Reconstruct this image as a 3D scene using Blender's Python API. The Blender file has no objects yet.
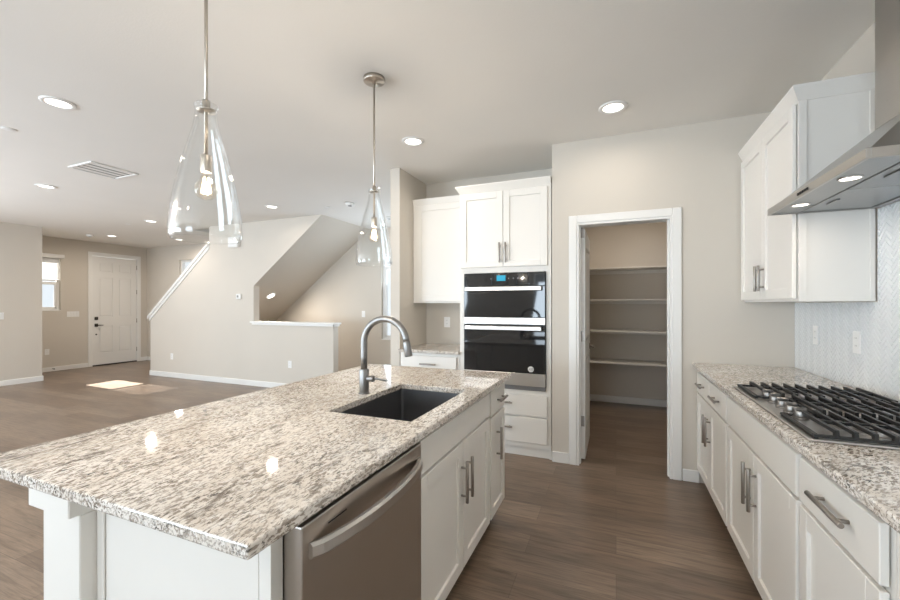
import bpy, bmesh, math, random
from mathutils import Vector, Matrix

random.seed(7)
S = bpy.context.scene
COL = S.collection
PI = math.pi

# ------------------------------------------------------------------ camera, sky, sun, window light, exposure
CAM_H, CAM_YAW, CAM_F = 1.3602, 0.39206, 401.25
cam_data = bpy.data.cameras.new('camera')
cam = bpy.data.objects.new('camera', cam_data)
COL.objects.link(cam)
cam.location = (0, 0, CAM_H)
cam.rotation_euler = (PI / 2, 0.00078, CAM_YAW)
cam_data.sensor_fit = 'HORIZONTAL'
cam_data.sensor_width = 36.0
cam_data.lens = CAM_F / 900 * 36
cam_data.shift_y = 4.37 / 900
cam_data.clip_start = 0.02
S.camera = cam

world = bpy.data.worlds.new('sky')
S.world = world
world.use_nodes = True
wn = world.node_tree.nodes
wn['Background'].inputs[0].default_value = (0.86, 0.94, 1.0, 1)
wn['Background'].inputs[1].default_value = 0.70

sun_d = bpy.data.lights.new('sun', 'SUN')
sun_d.energy = 28.0
sun_d.angle = 0.009
sun_d.color = (1.0, 0.96, 0.90)
sun = bpy.data.objects.new('sun', sun_d)
COL.objects.link(sun)
sun.rotation_euler = Vector((1, -0.05, -0.55)).to_track_quat('-Z', 'Y').to_euler()


def window_light(name, loc, aim, sx, sy, energy, color):
    d = bpy.data.lights.new(name, 'AREA')
    d.shape = 'RECTANGLE'
    d.size, d.size_y = sx, sy
    d.energy = energy
    d.color = color
    o = bpy.data.objects.new(name, d)
    COL.objects.link(o)
    o.location = loc
    o.rotation_euler = Vector(aim).to_track_quat('-Z', 'Z').to_euler()
    return o


DAY = (0.74, 0.875, 1.0)
window_light('daylight_sliding_door', (-6.0, -4.08, 1.15), (0, 1, 0.95), 3.7, 2.1, 230, DAY)
window_light('daylight_kitchen_window', (-1.2, -4.08, 1.45), (0, 1, 0.95), 1.7, 1.5, 80, DAY)
window_light('daylight_living_window', (-9.40, -0.6, 1.35), (1, 0, 0.95), 3.6, 1.9, 190, DAY)
window_light('daylight_stair_window', (-3.26, 6.20, 1.5), (0, -1, 0.5), 1.2, 1.4, 16, DAY)

WARM = (1.0, 0.88, 0.75)
BULB_W = 10.0           # watts of one pendant bulb
CAN_W = 4.0             # watts of one recessed lamp

S.view_settings.view_transform = 'Standard'
S.view_settings.look = 'None'
S.view_settings.gamma = 1
S.view_settings.use_curve_mapping = False
S.view_settings.exposure = 0.60
S.cycles.max_bounces = 14
S.cycles.diffuse_bounces = 7
S.cycles.glossy_bounces = 6
S.cycles.transmission_bounces = 12
S.cycles.transparent_max_bounces = 16
S.cycles.caustics_reflective = False
S.cycles.caustics_refractive = False
S.cycles.sample_clamp_indirect = 6.0

# ------------------------------------------------------------------ materials


def mat(name, color, rough=0.5, metal=0.0, spec=0.5, **kw):
    m = bpy.data.materials.new(name)
    m.use_nodes = True
    b = m.node_tree.nodes['Principled BSDF']
    b.inputs['Base Color'].default_value = (*color, 1)
    b.inputs['Roughness'].default_value = rough
    b.inputs['Metallic'].default_value = metal
    b.inputs['Specular IOR Level'].default_value = spec
    for k, v in kw.items():
        b.inputs[k.replace('_', ' ')].default_value = v
    return m


def nodes_of(m):
    nt = m.node_tree
    return nt, nt.nodes, nt.links, nt.nodes['Principled BSDF']


def coords(nt, scale=(1, 1, 1), rot=(0, 0, 0), out='Object'):
    tc = nt.nodes.new('ShaderNodeTexCoord')
    mp = nt.nodes.new('ShaderNodeMapping')
    mp.inputs['Scale'].default_value = scale
    mp.inputs['Rotation'].default_value = rot
    nt.links.new(tc.outputs[out], mp.inputs['Vector'])
    return mp.outputs['Vector']


def noise(nt, vec, scale, detail=2.0, rough=0.5, dist=0.0):
    n = nt.nodes.new('ShaderNodeTexNoise')
    n.inputs['Scale'].default_value = scale
    n.inputs['Detail'].default_value = detail
    n.inputs['Roughness'].default_value = rough
    n.inputs['Distortion'].default_value = dist
    nt.links.new(vec, n.inputs['Vector'])
    return n.outputs['Fac']


def ramp(nt, fac, stops):
    r = nt.nodes.new('ShaderNodeValToRGB')
    el = r.color_ramp.elements
    while len(el) < len(stops):
        el.new(0.5)
    for e, (p, c) in zip(el, stops):
        e.position = p
        e.color = (*c, 1) if len(c) == 3 else c
    nt.links.new(fac, r.inputs['Fac'])
    return r.outputs['Color']


def mix(nt, fac, a, b, mode='MIX'):
    n = nt.nodes.new('ShaderNodeMix')
    n.data_type = 'RGBA'
    n.blend_type = mode
    for sock, v in ((n.inputs[0], fac), (n.inputs[6], a), (n.inputs[7], b)):
        if hasattr(v, 'is_linked') or hasattr(v, 'links'):
            nt.links.new(v, sock)
        elif isinstance(v, tuple):
            sock.default_value = (*v, 1)
        else:
            sock.default_value = v
    return n.outputs[2]


def bump(nt, b, height, strength, distance=0.002):
    n = nt.nodes.new('ShaderNodeBump')
    n.inputs['Strength'].default_value = strength
    n.inputs['Distance'].default_value = distance
    nt.links.new(height, n.inputs['Height'])
    nt.links.new(n.outputs['Normal'], b.inputs['Normal'])


def painted(name, c, rough, scale=180, strength=0.12):
    m = mat(name, c, rough)
    nt, N, L, b = nodes_of(m)
    v = coords(nt)
    col = ramp(nt, noise(nt, v, 1.3, 2), [(0.3, tuple(x * 0.985 for x in c)), (0.7, tuple(min(1, x * 1.015) for x in c))])
    L.new(col, b.inputs['Base Color'])
    bump(nt, b, noise(nt, v, scale, 3), strength)
    return m


M = {}
M['wall'] = painted('beige_wall_paint', (0.615, 0.573, 0.512), 0.75)
M['ceiling'] = painted('ceiling_paint', (0.800, 0.785, 0.755), 0.85, 90, 0.35)
M['trim'] = painted('white_trim_paint', (0.80, 0.795, 0.775), 0.35, 60, 0.02)
M['cabinet'] = painted('white_cabinet_lacquer', (0.800, 0.780, 0.740), 0.38, 60, 0.015)
M['door'] = painted('white_door_paint', (0.78, 0.775, 0.755), 0.4, 80, 0.03)
M['shelf'] = painted('shelf_paint', (0.74, 0.72, 0.68), 0.5, 80, 0.03)
M['toe'] = mat('toe_kick_painted_shade', (0.13, 0.11, 0.095), 0.7)  # dark board colour carries the shade below the cabinet doors
M['plastic'] = mat('white_plastic', (0.82, 0.82, 0.81), 0.35)
M['grey_plastic'] = mat('grey_plastic', (0.25, 0.25, 0.25), 0.5)
M['vent_dark'] = mat('vent_duct', (0.10, 0.10, 0.10), 0.7)
M['black_gap'] = mat('black_rubber', (0.012, 0.012, 0.012), 0.7)
M['iron'] = mat('cast_iron', (0.014, 0.014, 0.014), 0.42)
M['black_glass'] = mat('black_oven_glass', (0.010, 0.010, 0.011), 0.04, 0.0, 0.6)
M['black_enamel'] = mat('black_enamel', (0.016, 0.016, 0.017), 0.3)
M['dark_bronze'] = mat('dark_bronze', (0.06, 0.055, 0.05), 0.35, 0.8)


def brushed(name, c, rough, axis_scale, strength=0.05):
    m = mat(name, c, rough, 1.0)
    nt, N, L, b = nodes_of(m)
    v = coords(nt, axis_scale)
    f = noise(nt, v, 60, 3)
    r = nt.nodes.new('ShaderNodeMapRange')
    r.inputs['To Min'].default_value = rough * 0.8
    r.inputs['To Max'].default_value = rough * 1.25
    L.new(f, r.inputs['Value'])
    L.new(r.outputs['Result'], b.inputs['Roughness'])
    bump(nt, b, f, strength, 0.0006)
    return m


M['steel'] = brushed('brushed_steel', (0.60, 0.575, 0.55), 0.30, (0.4, 12, 12))
M['steel_door'] = brushed('brushed_steel_front', (0.56, 0.52, 0.475), 0.33, (12, 12, 0.4))
M['steel_dark'] = brushed('dark_sink_steel', (0.30, 0.30, 0.31), 0.34, (10, 10, 1))
M['steel_hood'] = brushed('hood_steel', (0.46, 0.445, 0.425), 0.30, (12, 0.4, 12))
M['hood_shaded'] = brushed('hood_steel_shaded', (0.34, 0.35, 0.355), 0.32, (12, 0.4, 12))  # darker copy of the hood steel, shade of the underside put into its colour
M['nickel'] = brushed('satin_nickel', (0.36, 0.33, 0.30), 0.32, (8, 8, 2), 0.02)
M['lamp_nickel'] = brushed('lamp_nickel', (0.56, 0.51, 0.45), 0.30, (8, 8, 2), 0.02)
M['knob_steel'] = brushed('knob_steel', (0.30, 0.285, 0.27), 0.36, (8, 8, 2), 0.02)
M['faucet'] = brushed('faucet_nickel', (0.30, 0.295, 0.29), 0.38, (8, 8, 2), 0.02)


def granite(name, turn):
    m = mat(name, (0.7, 0.65, 0.58), 0.06, 0.0, 0.5)
    nt, N, L, b = nodes_of(m)
    v0 = coords(nt, (1, 1, 1), (0, 0, turn))
    mp = N.new('ShaderNodeMapping')
    mp.inputs['Scale'].default_value = (1.0, 0.40, 1.0)
    L.new(v0, mp.inputs['Vector'])
    v = mp.outputs['Vector']
    base = ramp(nt, noise(nt, v, 5.0, 5, 0.6, 0.6), [(0.28, (0.61, 0.54, 0.47)), (0.48, (0.745, 0.69, 0.625)), (0.70, (0.83, 0.80, 0.76))])
    light = ramp(nt, noise(nt, v, 60, 4, 0.6), [(0.50, (0, 0, 0)), (0.62, (1, 1, 1))])
    c1 = mix(nt, light, base, (0.82, 0.79, 0.75))
    # taupe flecks gathered in drifting bands
    band = ramp(nt, noise(nt, v, 6.5, 4, 0.65, 1.0), [(0.40, (0, 0, 0)), (0.62, (1, 1, 1))])
    fl = ramp(nt, noise(nt, v, 150, 4, 0.60, 0.4), [(0.480, (0, 0, 0)), (0.570, (1, 1, 1))])
    f1 = mix(nt, 1.0, fl, mix(nt, band, (0.62, 0.62, 0.62), (1, 1, 1)), 'MULTIPLY')
    c2 = mix(nt, f1, c1, (0.255, 0.210, 0.170))
    dk = ramp(nt, noise(nt, v, 105, 5, 0.62, 0.8), [(0.572, (0, 0, 0)), (0.622, (1, 1, 1))])
    f2 = mix(nt, 1.0, dk, mix(nt, band, (0.45, 0.45, 0.45), (1, 1, 1)), 'MULTIPLY')
    c3 = mix(nt, f2, c2, (0.055, 0.048, 0.042))
    # thin broken dark veins
    vn = noise(nt, v, 2.6, 5, 0.60, 0.9)
    vein = ramp(nt, vn, [(0.482, (0, 0, 0)), (0.497, (1, 1, 1)), (0.503, (1, 1, 1)), (0.518, (0, 0, 0))])
    broke = ramp(nt, noise(nt, v, 30, 4, 0.6), [(0.47, (0, 0, 0)), (0.60, (0.75, 0.75, 0.75))])
    f3 = mix(nt, 1.0, vein, broke, 'MULTIPLY')
    c4 = mix(nt, f3, c3, (0.10, 0.075, 0.055))
    L.new(c4, b.inputs['Base Color'])
    return m


M['granite'] = granite('speckled_granite', -0.10)
M['granite_run'] = granite('speckled_granite_run', 0.70)


def planks():
    m = mat('oak_plank_floor', (0.2, 0.13, 0.09), 0.38, 0.0, 0.45)
    nt, N, L, b = nodes_of(m)
    v = coords(nt)
    br = nt.nodes.new('ShaderNodeTexBrick')
    br.offset = 0.37
    br.offset_frequency = 2
    br.inputs['Scale'].default_value = 1.0
    br.inputs['Brick Width'].default_value = 1.25
    br.inputs['Row Height'].default_value = 0.182
    br.inputs['Mortar Size'].default_value = 0.0011
    br.inputs['Mortar Smooth'].default_value = 0.2
    br.inputs['Bias'].default_value = 0.0
    br.inputs['Color1'].default_value = (0, 0, 0, 1)
    br.inputs['Color2'].default_value = (1, 1, 1, 1)
    br.inputs['Mortar'].default_value = (0.5, 0.5, 0.5, 1)
    L.new(v, br.inputs['Vector'])
    tone = ramp(nt, br.outputs['Color'], [(0.0, (0.180, 0.130, 0.096)), (0.5, (0.222, 0.163, 0.121)), (1.0, (0.266, 0.199, 0.149))])
    vg = coords(nt, (1.1, 13, 1))
    g1 = noise(nt, vg, 3.2, 6, 0.62, 0.7)
    grain = ramp(nt, g1, [(0.30, (0.62, 0.60, 0.58)), (0.52, (1.0, 1.0, 1.0)), (0.72, (1.22, 1.2, 1.18))])
    c = mix(nt, 1.0, tone, grain, 'MULTIPLY')
    vf = coords(nt, (2.5, 60, 1))
    g2 = ramp(nt, noise(nt, vf, 4, 3), [(0.35, (0.86, 0.86, 0.86)), (0.65, (1.08, 1.08, 1.08))])
    c = mix(nt, 1.0, c, g2, 'MULTIPLY')
    blot = ramp(nt, noise(nt, coords(nt, (0.8, 2.4, 1)), 2.2, 3), [(0.35, (0.86, 0.87, 0.88)), (0.65, (1.10, 1.08, 1.06))])
    c = mix(nt, 1.0, c, blot, 'MULTIPLY')
    c = mix(nt, br.outputs['Fac'], c, (0.11, 0.08, 0.06))
    L.new(c, b.inputs['Base Color'])
    rr = nt.nodes.new('ShaderNodeMapRange')
    rr.inputs['To Min'].default_value = 0.24
    rr.inputs['To Max'].default_value = 0.38
    L.new(g1, rr.inputs['Value'])
    L.new(rr.outputs['Result'], b.inputs['Roughness'])
    bump(nt, b, g1, 0.06, 0.002)
    return m


M['floor'] = planks()


def tile():
    m = mat('white_glazed_tile', (0.77, 0.79, 0.80), 0.22, 0.0, 0.5)
    nt, N, L, b = nodes_of(m)
    v = coords(nt)
    bump(nt, b, noise(nt, v, 26, 2), 0.06, 0.003)
    return m


M['tile'] = tile()
M['grout'] = mat('pale_grout', (0.70, 0.71, 0.71), 0.85)


def emitter(name, c, s):
    m = bpy.data.materials.new(name)
    m.use_nodes = True
    nt = m.node_tree
    nt.nodes.clear()
    e = nt.nodes.new('ShaderNodeEmission')
    e.inputs[0].default_value = (*c, 1)
    e.inputs[1].default_value = s
    o = nt.nodes.new('ShaderNodeOutputMaterial')
    nt.links.new(e.outputs[0], o.inputs[0])
    return m


M['lamp'] = emitter('lamp_diffuser', (1.0, 0.93, 0.84), 3.2)
M['filament'] = emitter('glowing_bulb', (1.0, 0.80, 0.56), 6)
M['screen'] = emitter('blue_display', (0.06, 0.42, 0.62), 0.8)


def pane_glass(name, tint=(1, 1, 1), refl=0.04, edge=0.5):
    m = bpy.data.materials.new(name)
    m.use_nodes = True
    nt = m.node_tree
    nt.nodes.clear()
    t = nt.nodes.new('ShaderNodeBsdfTransparent')
    t.inputs[0].default_value = (*tint, 1)
    g = nt.nodes.new('ShaderNodeBsdfGlossy')
    g.inputs['Roughness'].default_value = 0.02
    lw = nt.nodes.new('ShaderNodeLayerWeight')
    lw.inputs['Blend'].default_value = 0.5
    pw = nt.nodes.new('ShaderNodeMath')
    pw.operation = 'POWER'
    pw.inputs[1].default_value = 2.6
    ml = nt.nodes.new('ShaderNodeMath')
    ml.operation = 'MULTIPLY_ADD'
    ml.inputs[1].default_value = edge
    ml.inputs[2].default_value = refl
    nt.links.new(lw.outputs['Facing'], pw.inputs[0])
    nt.links.new(pw.outputs[0], ml.inputs[0])
    mx = nt.nodes.new('ShaderNodeMixShader')
    o = nt.nodes.new('ShaderNodeOutputMaterial')
    nt.links.new(ml.outputs[0], mx.inputs[0])
    nt.links.new(t.outputs[0], mx.inputs[1])
    nt.links.new(g.outputs[0], mx.inputs[2])
    nt.links.new(mx.outputs[0], o.inputs[0])
    return m


M['pane'] = pane_glass('window_glass')
M['glass'] = pane_glass('clear_blown_glass', (0.995, 1, 1), 0.04, 0.85)
M['bulb_glass'] = pane_glass('bulb_glass', (1.0, 0.97, 0.92), 0.04, 0.4)

# ------------------------------------------------------------------ mesh helpers


def merge(bm, t):
    me = bpy.data.meshes.new('tmp')
    t.to_mesh(me)
    t.free()
    bm.from_mesh(me)
    bpy.data.meshes.remove(me)


def box(bm, lo, hi, bev=0.0, seg=1):
    lo, hi = [min(a, b) for a, b in zip(lo, hi)], [max(a, b) for a, b in zip(lo, hi)]
    t = bmesh.new()
    bmesh.ops.create_cube(t, size=1.0)
    for v in t.verts:
        v.co = Vector([lo[i] + (v.co[i] + 0.5) * (hi[i] - lo[i]) for i in range(3)])
    if bev:
        bev = min(bev, 0.45 * min(hi[i] - lo[i] for i in range(3)))
        bmesh.ops.bevel(t, geom=list(t.edges), offset=bev, segments=seg, profile=0.5, affect='EDGES')
    merge(bm, t)


def cyl(bm, p0, p1, r, seg=18, r2=None, bev=0.0):
    p0, p1 = Vector(p0), Vector(p1)
    d = p1 - p0
    t = bmesh.new()
    bmesh.ops.create_cone(t, cap_ends=True, segments=seg, radius1=r, radius2=r if r2 is None else r2, depth=d.length)
    if bev:
        es = [e for e in t.edges if len(e.link_faces) == 2 and any(len(f.verts) > 4 for f in e.link_faces)]
        bmesh.ops.bevel(t, geom=es, offset=bev, segments=2, profile=0.5, affect='EDGES')
    q = d.to_track_quat('Z', 'Y').to_matrix().to_4x4()
    bmesh.ops.transform(t, matrix=Matrix.Translation((p0 + p1) / 2) @ q, verts=t.verts)
    for f in t.faces:
        f.smooth = len(f.verts) == 4
    merge(bm, t)


def lathe(bm, prof, cx, cy, seg=40, closed=False):
    """prof: list of (radius, z); spun about the vertical line through cx, cy."""
    rings = []
    for r, z in prof:
        if r < 1e-6:
            rings.append([bm.verts.new((cx, cy, z))])
        else:
            rings.append([bm.verts.new((cx + r * math.cos(2 * PI * k / seg), cy + r * math.sin(2 * PI * k / seg), z)) for k in range(seg)])
    pairs = list(zip(rings, rings[1:]))
    if closed:
        pairs.append((rings[-1], rings[0]))
    for a, b in pairs:
        for k in range(seg):
            k2 = (k + 1) % seg
            if len(a) == 1:
                f = bm.faces.new((a[0], b[k], b[k2]))
            elif len(b) == 1:
                f = bm.faces.new((a[k], b[0], a[k2]))
            else:
                f = bm.faces.new((a[k], b[k], b[k2], a[k2]))
            f.smooth = True


def tube(bm, pts, rad, seg=16):
    pts = [Vector(p) for p in pts]
    rads = rad if isinstance(rad, (list, tuple)) else [rad] * len(pts)
    rings = []
    up = None
    for i, p in enumerate(pts):
        d = (pts[min(i + 1, len(pts) - 1)] - pts[max(i - 1, 0)]).normalized()
        if up is None:
            up = d.orthogonal().normalized()
        else:
            up = (up - d * up.dot(d)).normalized()
        s = d.cross(up)
        rings.append([bm.verts.new(p + rads[i] * (math.cos(2 * PI * k / seg) * up + math.sin(2 * PI * k / seg) * s)) for k in range(seg)])
    for a, b in zip(rings, rings[1:]):
        for k in range(seg):
            f = bm.faces.new((a[k], a[(k + 1) % seg], b[(k + 1) % seg], b[k]))
            f.smooth = True
    bm.faces.new(list(reversed(rings[0])))
    bm.faces.new(rings[-1])


def prism(bm, poly, axis, a, b):
    """poly in the plane across axis, extruded from a to b."""
    def P(u, v, w):
        return {'x': (w, u, v), 'y': (u, w, v), 'z': (u, v, w)}[axis]
    A = [bm.verts.new(P(u, v, a)) for u, v in poly]
    B = [bm.verts.new(P(u, v, b)) for u, v in poly]
    n = len(poly)
    bm.faces.new(A)
    bm.faces.new(list(reversed(B)))
    for i in range(n):
        j = (i + 1) % n
        bm.faces.new((A[j], A[i], B[i], B[j]))


ROOT = {}


def obj(name, bm, m, parent=None, origin=None, tri=False):
    """Link the shape (given in room coordinates) as one mesh object."""
    base = ROOT[parent.name] if parent is not None else Vector((0, 0, 0))
    if parent is None and origin is not None:
        base_here = Vector(origin)
    else:
        base_here = base
    bmesh.ops.recalc_face_normals(bm, faces=bm.faces)
    bmesh.ops.translate(bm, vec=-base_here, verts=bm.verts)
    me = bpy.data.meshes.new(name)
    bm.to_mesh(me)
    bm.free()
    o = bpy.data.objects.new(name, me)
    COL.objects.link(o)
    for x in (m if isinstance(m, (list, tuple)) else [m]):
        me.materials.append(M[x] if isinstance(x, str) else x)
    if parent is not None:
        o.parent = parent
    elif origin is not None:
        o.location = base_here
    ROOT[o.name] = base_here
    return o


def thing(name, label, cat, loc, group=None):
    o = bpy.data.objects.new(name, None)
    o.empty_display_size = 0.1
    COL.objects.link(o)
    o.location = loc
    o['label'] = label
    o['category'] = cat
    if group:
        o['group'] = group
    ROOT[o.name] = Vector(loc)
    return o


def tag(o, label, cat, group=None):
    o['label'] = label
    o['category'] = cat
    if group:
        o['group'] = group
    return o


def struct(name, bm, m, parent=None):
    o = obj(name, bm, m, parent)
    if parent is None:
        o['kind'] = 'structure'
    return o


def sbox(name, m, *boxes, bev=0.0):
    bm = bmesh.new()
    for lo, hi in boxes:
        box(bm, lo, hi, bev)
    return struct(name, bm, m)


# ------------------------------------------------------------------ the room (metres; z = 0 is the floor)
C = 2.743
XR = 1.171          # right wall
YP = 3.552          # wall of the pantry door
XW0, XW1 = -2.126, -2.020   # wing wall beside the cabinets
XA = -0.512         # right end of the cabinet alcove
YA = 4.175          # back of the alcove
YS, YS2 = 4.947, 5.062      # stair wall
YB = 6.25           # far wall
XL = -9.474         # left wall
YL = 3.842          # its end
XD = -10.626        # front door wall
YN = -4.2           # wall behind the camera

sbox('floor', 'floor', ((XD - 0.15, YN - 0.15, -0.12), (XR + 0.15, YB + 0.15, 0.0)))

# ceiling with the stairwell left open
HX0, HX1 = -7.25, -4.60
sbox('ceiling', 'ceiling',
     ((XD - 0.15, YN - 0.15, C), (XR + 0.15, YS2, C + 0.25)),
     ((XD - 0.15, YS2, C), (HX0, YB + 0.15, C + 0.25)),
     ((HX1, YS2, C), (XR + 0.15, YB + 0.15, C + 0.25)))
sbox('wall_stairwell_shaft', 'wall',
     ((HX0 - 0.1, YS2 - 0.1, C + 0.25), (HX0, YB + 0.1, 5.2)),
     ((HX1, YS2 - 0.1, C + 0.25), (HX1 + 0.1, YB + 0.1, 5.2)),
     ((HX0, YS2 - 0.1, C + 0.25), (HX1, YS2, 5.2)),
     ((HX0, YB, C + 0.25), (HX1, YB + 0.1, 5.2)),
     ((HX0 - 0.1, YS2 - 0.1, 5.2), (HX1 + 0.1, YB + 0.1, 5.3)))

sbox('wall_right', 'wall', ((XR, YN, 0), (XR + 0.12, YB, C)))

# wall with the pantry door opening
PX0, PX1, PH = -0.306, 0.405, 2.045
T = 0.115
sbox('wall_pantry_front', 'wall',
     ((XA, YP, 0), (PX0, YP + T, C)),
     ((PX1, YP, 0), (XR, YP + T, C)),
     ((PX0, YP, PH), (PX1, YP + T, C)))
sbox('wall_alcove_right', 'wall', ((XA, YP + T, 0), (XA + T, YB, C)))
YQ = 6.00
sbox('wall_pantry_back', 'wall', ((XA + T, YQ, 0), (XR, YQ + 0.1, C)))
sbox('wall_alcove_back', 'wall', ((XW1, YA, 0), (XA, YA + 0.1, C)))
sbox('wall_wing', 'wall', ((XW0, YP + 0.003, 0), (XW1, YB, C)))

# far wall with a high stair window and a tall window at its right end
W2 = (-9.44, -8.30, 2.04, 2.40)
W3 = (-3.93, -2.60, 0.72, 2.27)
sbox('wall_far', 'wall',
     ((XD, YB, 0), (W2[0], YB + 0.14, C)),
     ((W2[0], YB, 0), (W2[1], YB + 0.14, W2[2])),
     ((W2[0], YB, W2[3]), (W2[1], YB + 0.14, C)),
     ((W2[1], YB, 0), (W3[0], YB + 0.14, C)),
     ((W3[0], YB, 0), (W3[1], YB + 0.14, W3[2])),
     ((W3[0], YB, W3[3]), (W3[1], YB + 0.14, C)),
     ((W3[1], YB, 0), (XW0, YB + 0.14, C)))

# left wall, its return, and the front door wall with its window
sbox('wall_left', 'wall',
     ((XL - 0.13, YN, 0), (XL, -2.4, C)), ((XL - 0.13, -2.4, 0), (XL, 1.2, 0.4)),
     ((XL - 0.13, -2.4, 2.3), (XL, 1.2, C)), ((XL - 0.13, 1.2, 0), (XL, YL, C)))
sbox('wall_left_return', 'wall', ((XD, YL - 0.13, 0), (XL - 0.13, YL, C)))
W1 = (3.96, 4.60, 1.235, 2.335)
DY0, DY1, DH = 5.125, 6.043, 2.455
sbox('wall_entry', 'wall',
     ((XD - 0.14, YL - 0.13, 0), (XD, W1[0], C)),
     ((XD - 0.14, W1[0], 0), (XD, W1[1], W1[2])),
     ((XD - 0.14, W1[0], W1[3]), (XD, W1[1], C)),
     ((XD - 0.14, W1[1], 0), (XD, DY0, C)),
     ((XD - 0.14, DY0, DH), (XD, DY1, C)),
     ((XD - 0.14, DY1, 0), (XD, YB + 0.14, C)))

# wall behind the camera with its daylight openings
sbox('wall_back', 'wall',
     ((XL - 0.13, YN - 0.1, 0), (-7.9, YN, C)),
     ((-7.9, YN - 0.1, 2.2), (-4.1, YN, C)),
     ((-4.1, YN - 0.1, 0), (-2.1, YN, C)),
     ((-2.1, YN - 0.1, 0), (-0.3, YN, 0.7)), ((-2.1, YN - 0.1, 2.2), (-0.3, YN, C)),
     ((-0.3, YN - 0.1, 0), (XR, YN, C)))

# stair wall: sloped guard at its left, full height, then the opening over a half wall
SX0, SXT, SXO, SXC, SXE = -8.30, -6.665, -5.600, -4.178, -3.960
HW = 1.035
bm = bmesh.new()
prism(bm, [(SX0, 0), (SXE, 0), (SXE, HW), (SXO, HW), (SXO, 1.672), (SXC, C), (SXT, C), (SXT, 2.40), (SX0, 1.115)], 'y', YS, YS2)
struct('wall_stair', bm, 'wall')

# sloping underside of the upper flight
bm = bmesh.new()
sl = (C - 1.672) / (SXC - SXO)
def zs(x): return C + sl * (x - SXC)
prism(bm, [(-7.2, zs(-7.2)), (SXC, C), (SXC - 0.36, C), (-7.2, zs(-7.2) + 0.25)], 'y', YS2, YB)
struct('ceiling_stair_soffit', bm, 'wall')

# caps on the stair walls
bm = bmesh.new()
box(bm, (SXO - 0.055, YS - 0.035, HW + 0.018), (SXE + 0.035, YS2 + 0.035, HW + 0.045), 0.006, 2)
box(bm, (SXO - 0.03, YS - 0.016, HW - 0.012), (SXE + 0.016, YS - 0.0005, HW + 0.018), 0.004)
box(bm, (SXE + 0.0005, YS - 0.016, HW - 0.012), (SXE + 0.016, YS2 + 0.016, HW + 0.018), 0.004)
struct('trim_half_wall_cap', bm, 'trim')
bm = bmesh.new()
s2 = (2.40 - 1.115) / (SXT - SX0)
def zg(x): return 1.115 + s2 * (x - SX0)
xa, xb = SX0 - 0.05, SXT - 0.002
prism(bm, [(xa, zg(xa) + 0.006), (xb, zg(xb) + 0.006), (xb, zg(xb) + 0.062), (xa, zg(xa) + 0.062)], 'y', YS - 0.035, YS2 + 0.03)
prism(bm, [(xa + 0.03, zg(xa + 0.03) - 0.05), (xb, zg(xb) - 0.05), (xb, zg(xb) + 0.006), (xa + 0.03, zg(xa + 0.03) + 0.006)], 'y', YS - 0.014, YS - 0.0005)
struct('trim_stair_cap', bm, 'trim')

# baseboards
BH, BT = 0.092, 0.014


def base(name, *runs):
    bm = bmesh.new()
    for lo, hi in runs:
        box(bm, lo, hi, 0.004, 1)
    return struct(name, bm, 'trim')


base('baseboard_stair', ((SX0 - BT, YS - BT, 0), (SXE + BT, YS, BH)), ((SX0 - BT, YS, 0), (SX0, YS2, BH)))
base('baseboard_left', ((XL, YN, 0), (XL + BT, YL + BT, BH)), ((XD, YL, 0), (XL, YL + BT, BH)))
base('baseboard_entry', ((XD, YL + BT, 0), (XD + BT, DY0 - 0.066, BH)), ((XD, DY1 + 0.066, 0), (XD + BT, YB, BH)))
base('baseboard_far', ((XD + BT, YB - BT, 0), (XW0, YB, BH)))
base('baseboard_pantry_front', ((XA, YP - BT, 0), (PX0 - 0.065, YP, BH)), ((PX1 + 0.069, YP - BT, 0), (0.586, YP, BH)))
base('baseboard_pantry_inside', ((XA + T, YQ - BT, 0), (XR, YQ, BH)), ((XR - BT, YP + T, 0), (XR, YQ - BT, BH)), ((XA + T, 4.5, 0), (XA + T + BT, YQ - BT, BH)))
base('baseboard_wing', ((XW0 - BT, YP - BT, 0), (XW1, YP, BH)), ((XW0 - BT, YP, 0), (XW0, YB - BT, BH)))

# ------------------------------------------------------------------ doors
# pantry door: casing, jamb, and the leaf swung into the pantry
bm = bmesh.new()
cw = 0.064
for y0, y1 in ((YP - 0.017, YP - 0.0005),):
    box(bm, (PX0 - cw, y0, 0), (PX0, y1, PH + cw), 0.004)
    box(bm, (PX1, y0, 0), (PX1 + cw, y1, PH + cw), 0.004)
    box(bm, (PX0, y0, PH), (PX1, y1, PH + cw), 0.004)
jt = 0.018
box(bm, (PX0, YP - 0.012, 0), (PX0 + jt, YP + T + 0.01, PH), 0.002)
box(bm, (PX1 - jt, YP - 0.012, 0), (PX1, YP + T + 0.01, PH), 0.002)
box(bm, (PX0 + jt, YP - 0.012, PH - jt), (PX1 - jt, YP + T + 0.01, PH), 0.002)
box(bm, (PX0 + jt, YP + 0.03, 0), (PX0 + jt + 0.011, YP + 0.07, PH - jt), 0.002)
box(bm, (PX1 - jt - 0.011, YP + 0.03, 0), (PX1 - jt, YP + 0.07, PH - jt), 0.002)
struct('trim_pantry_casing', bm, 'trim')


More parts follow.
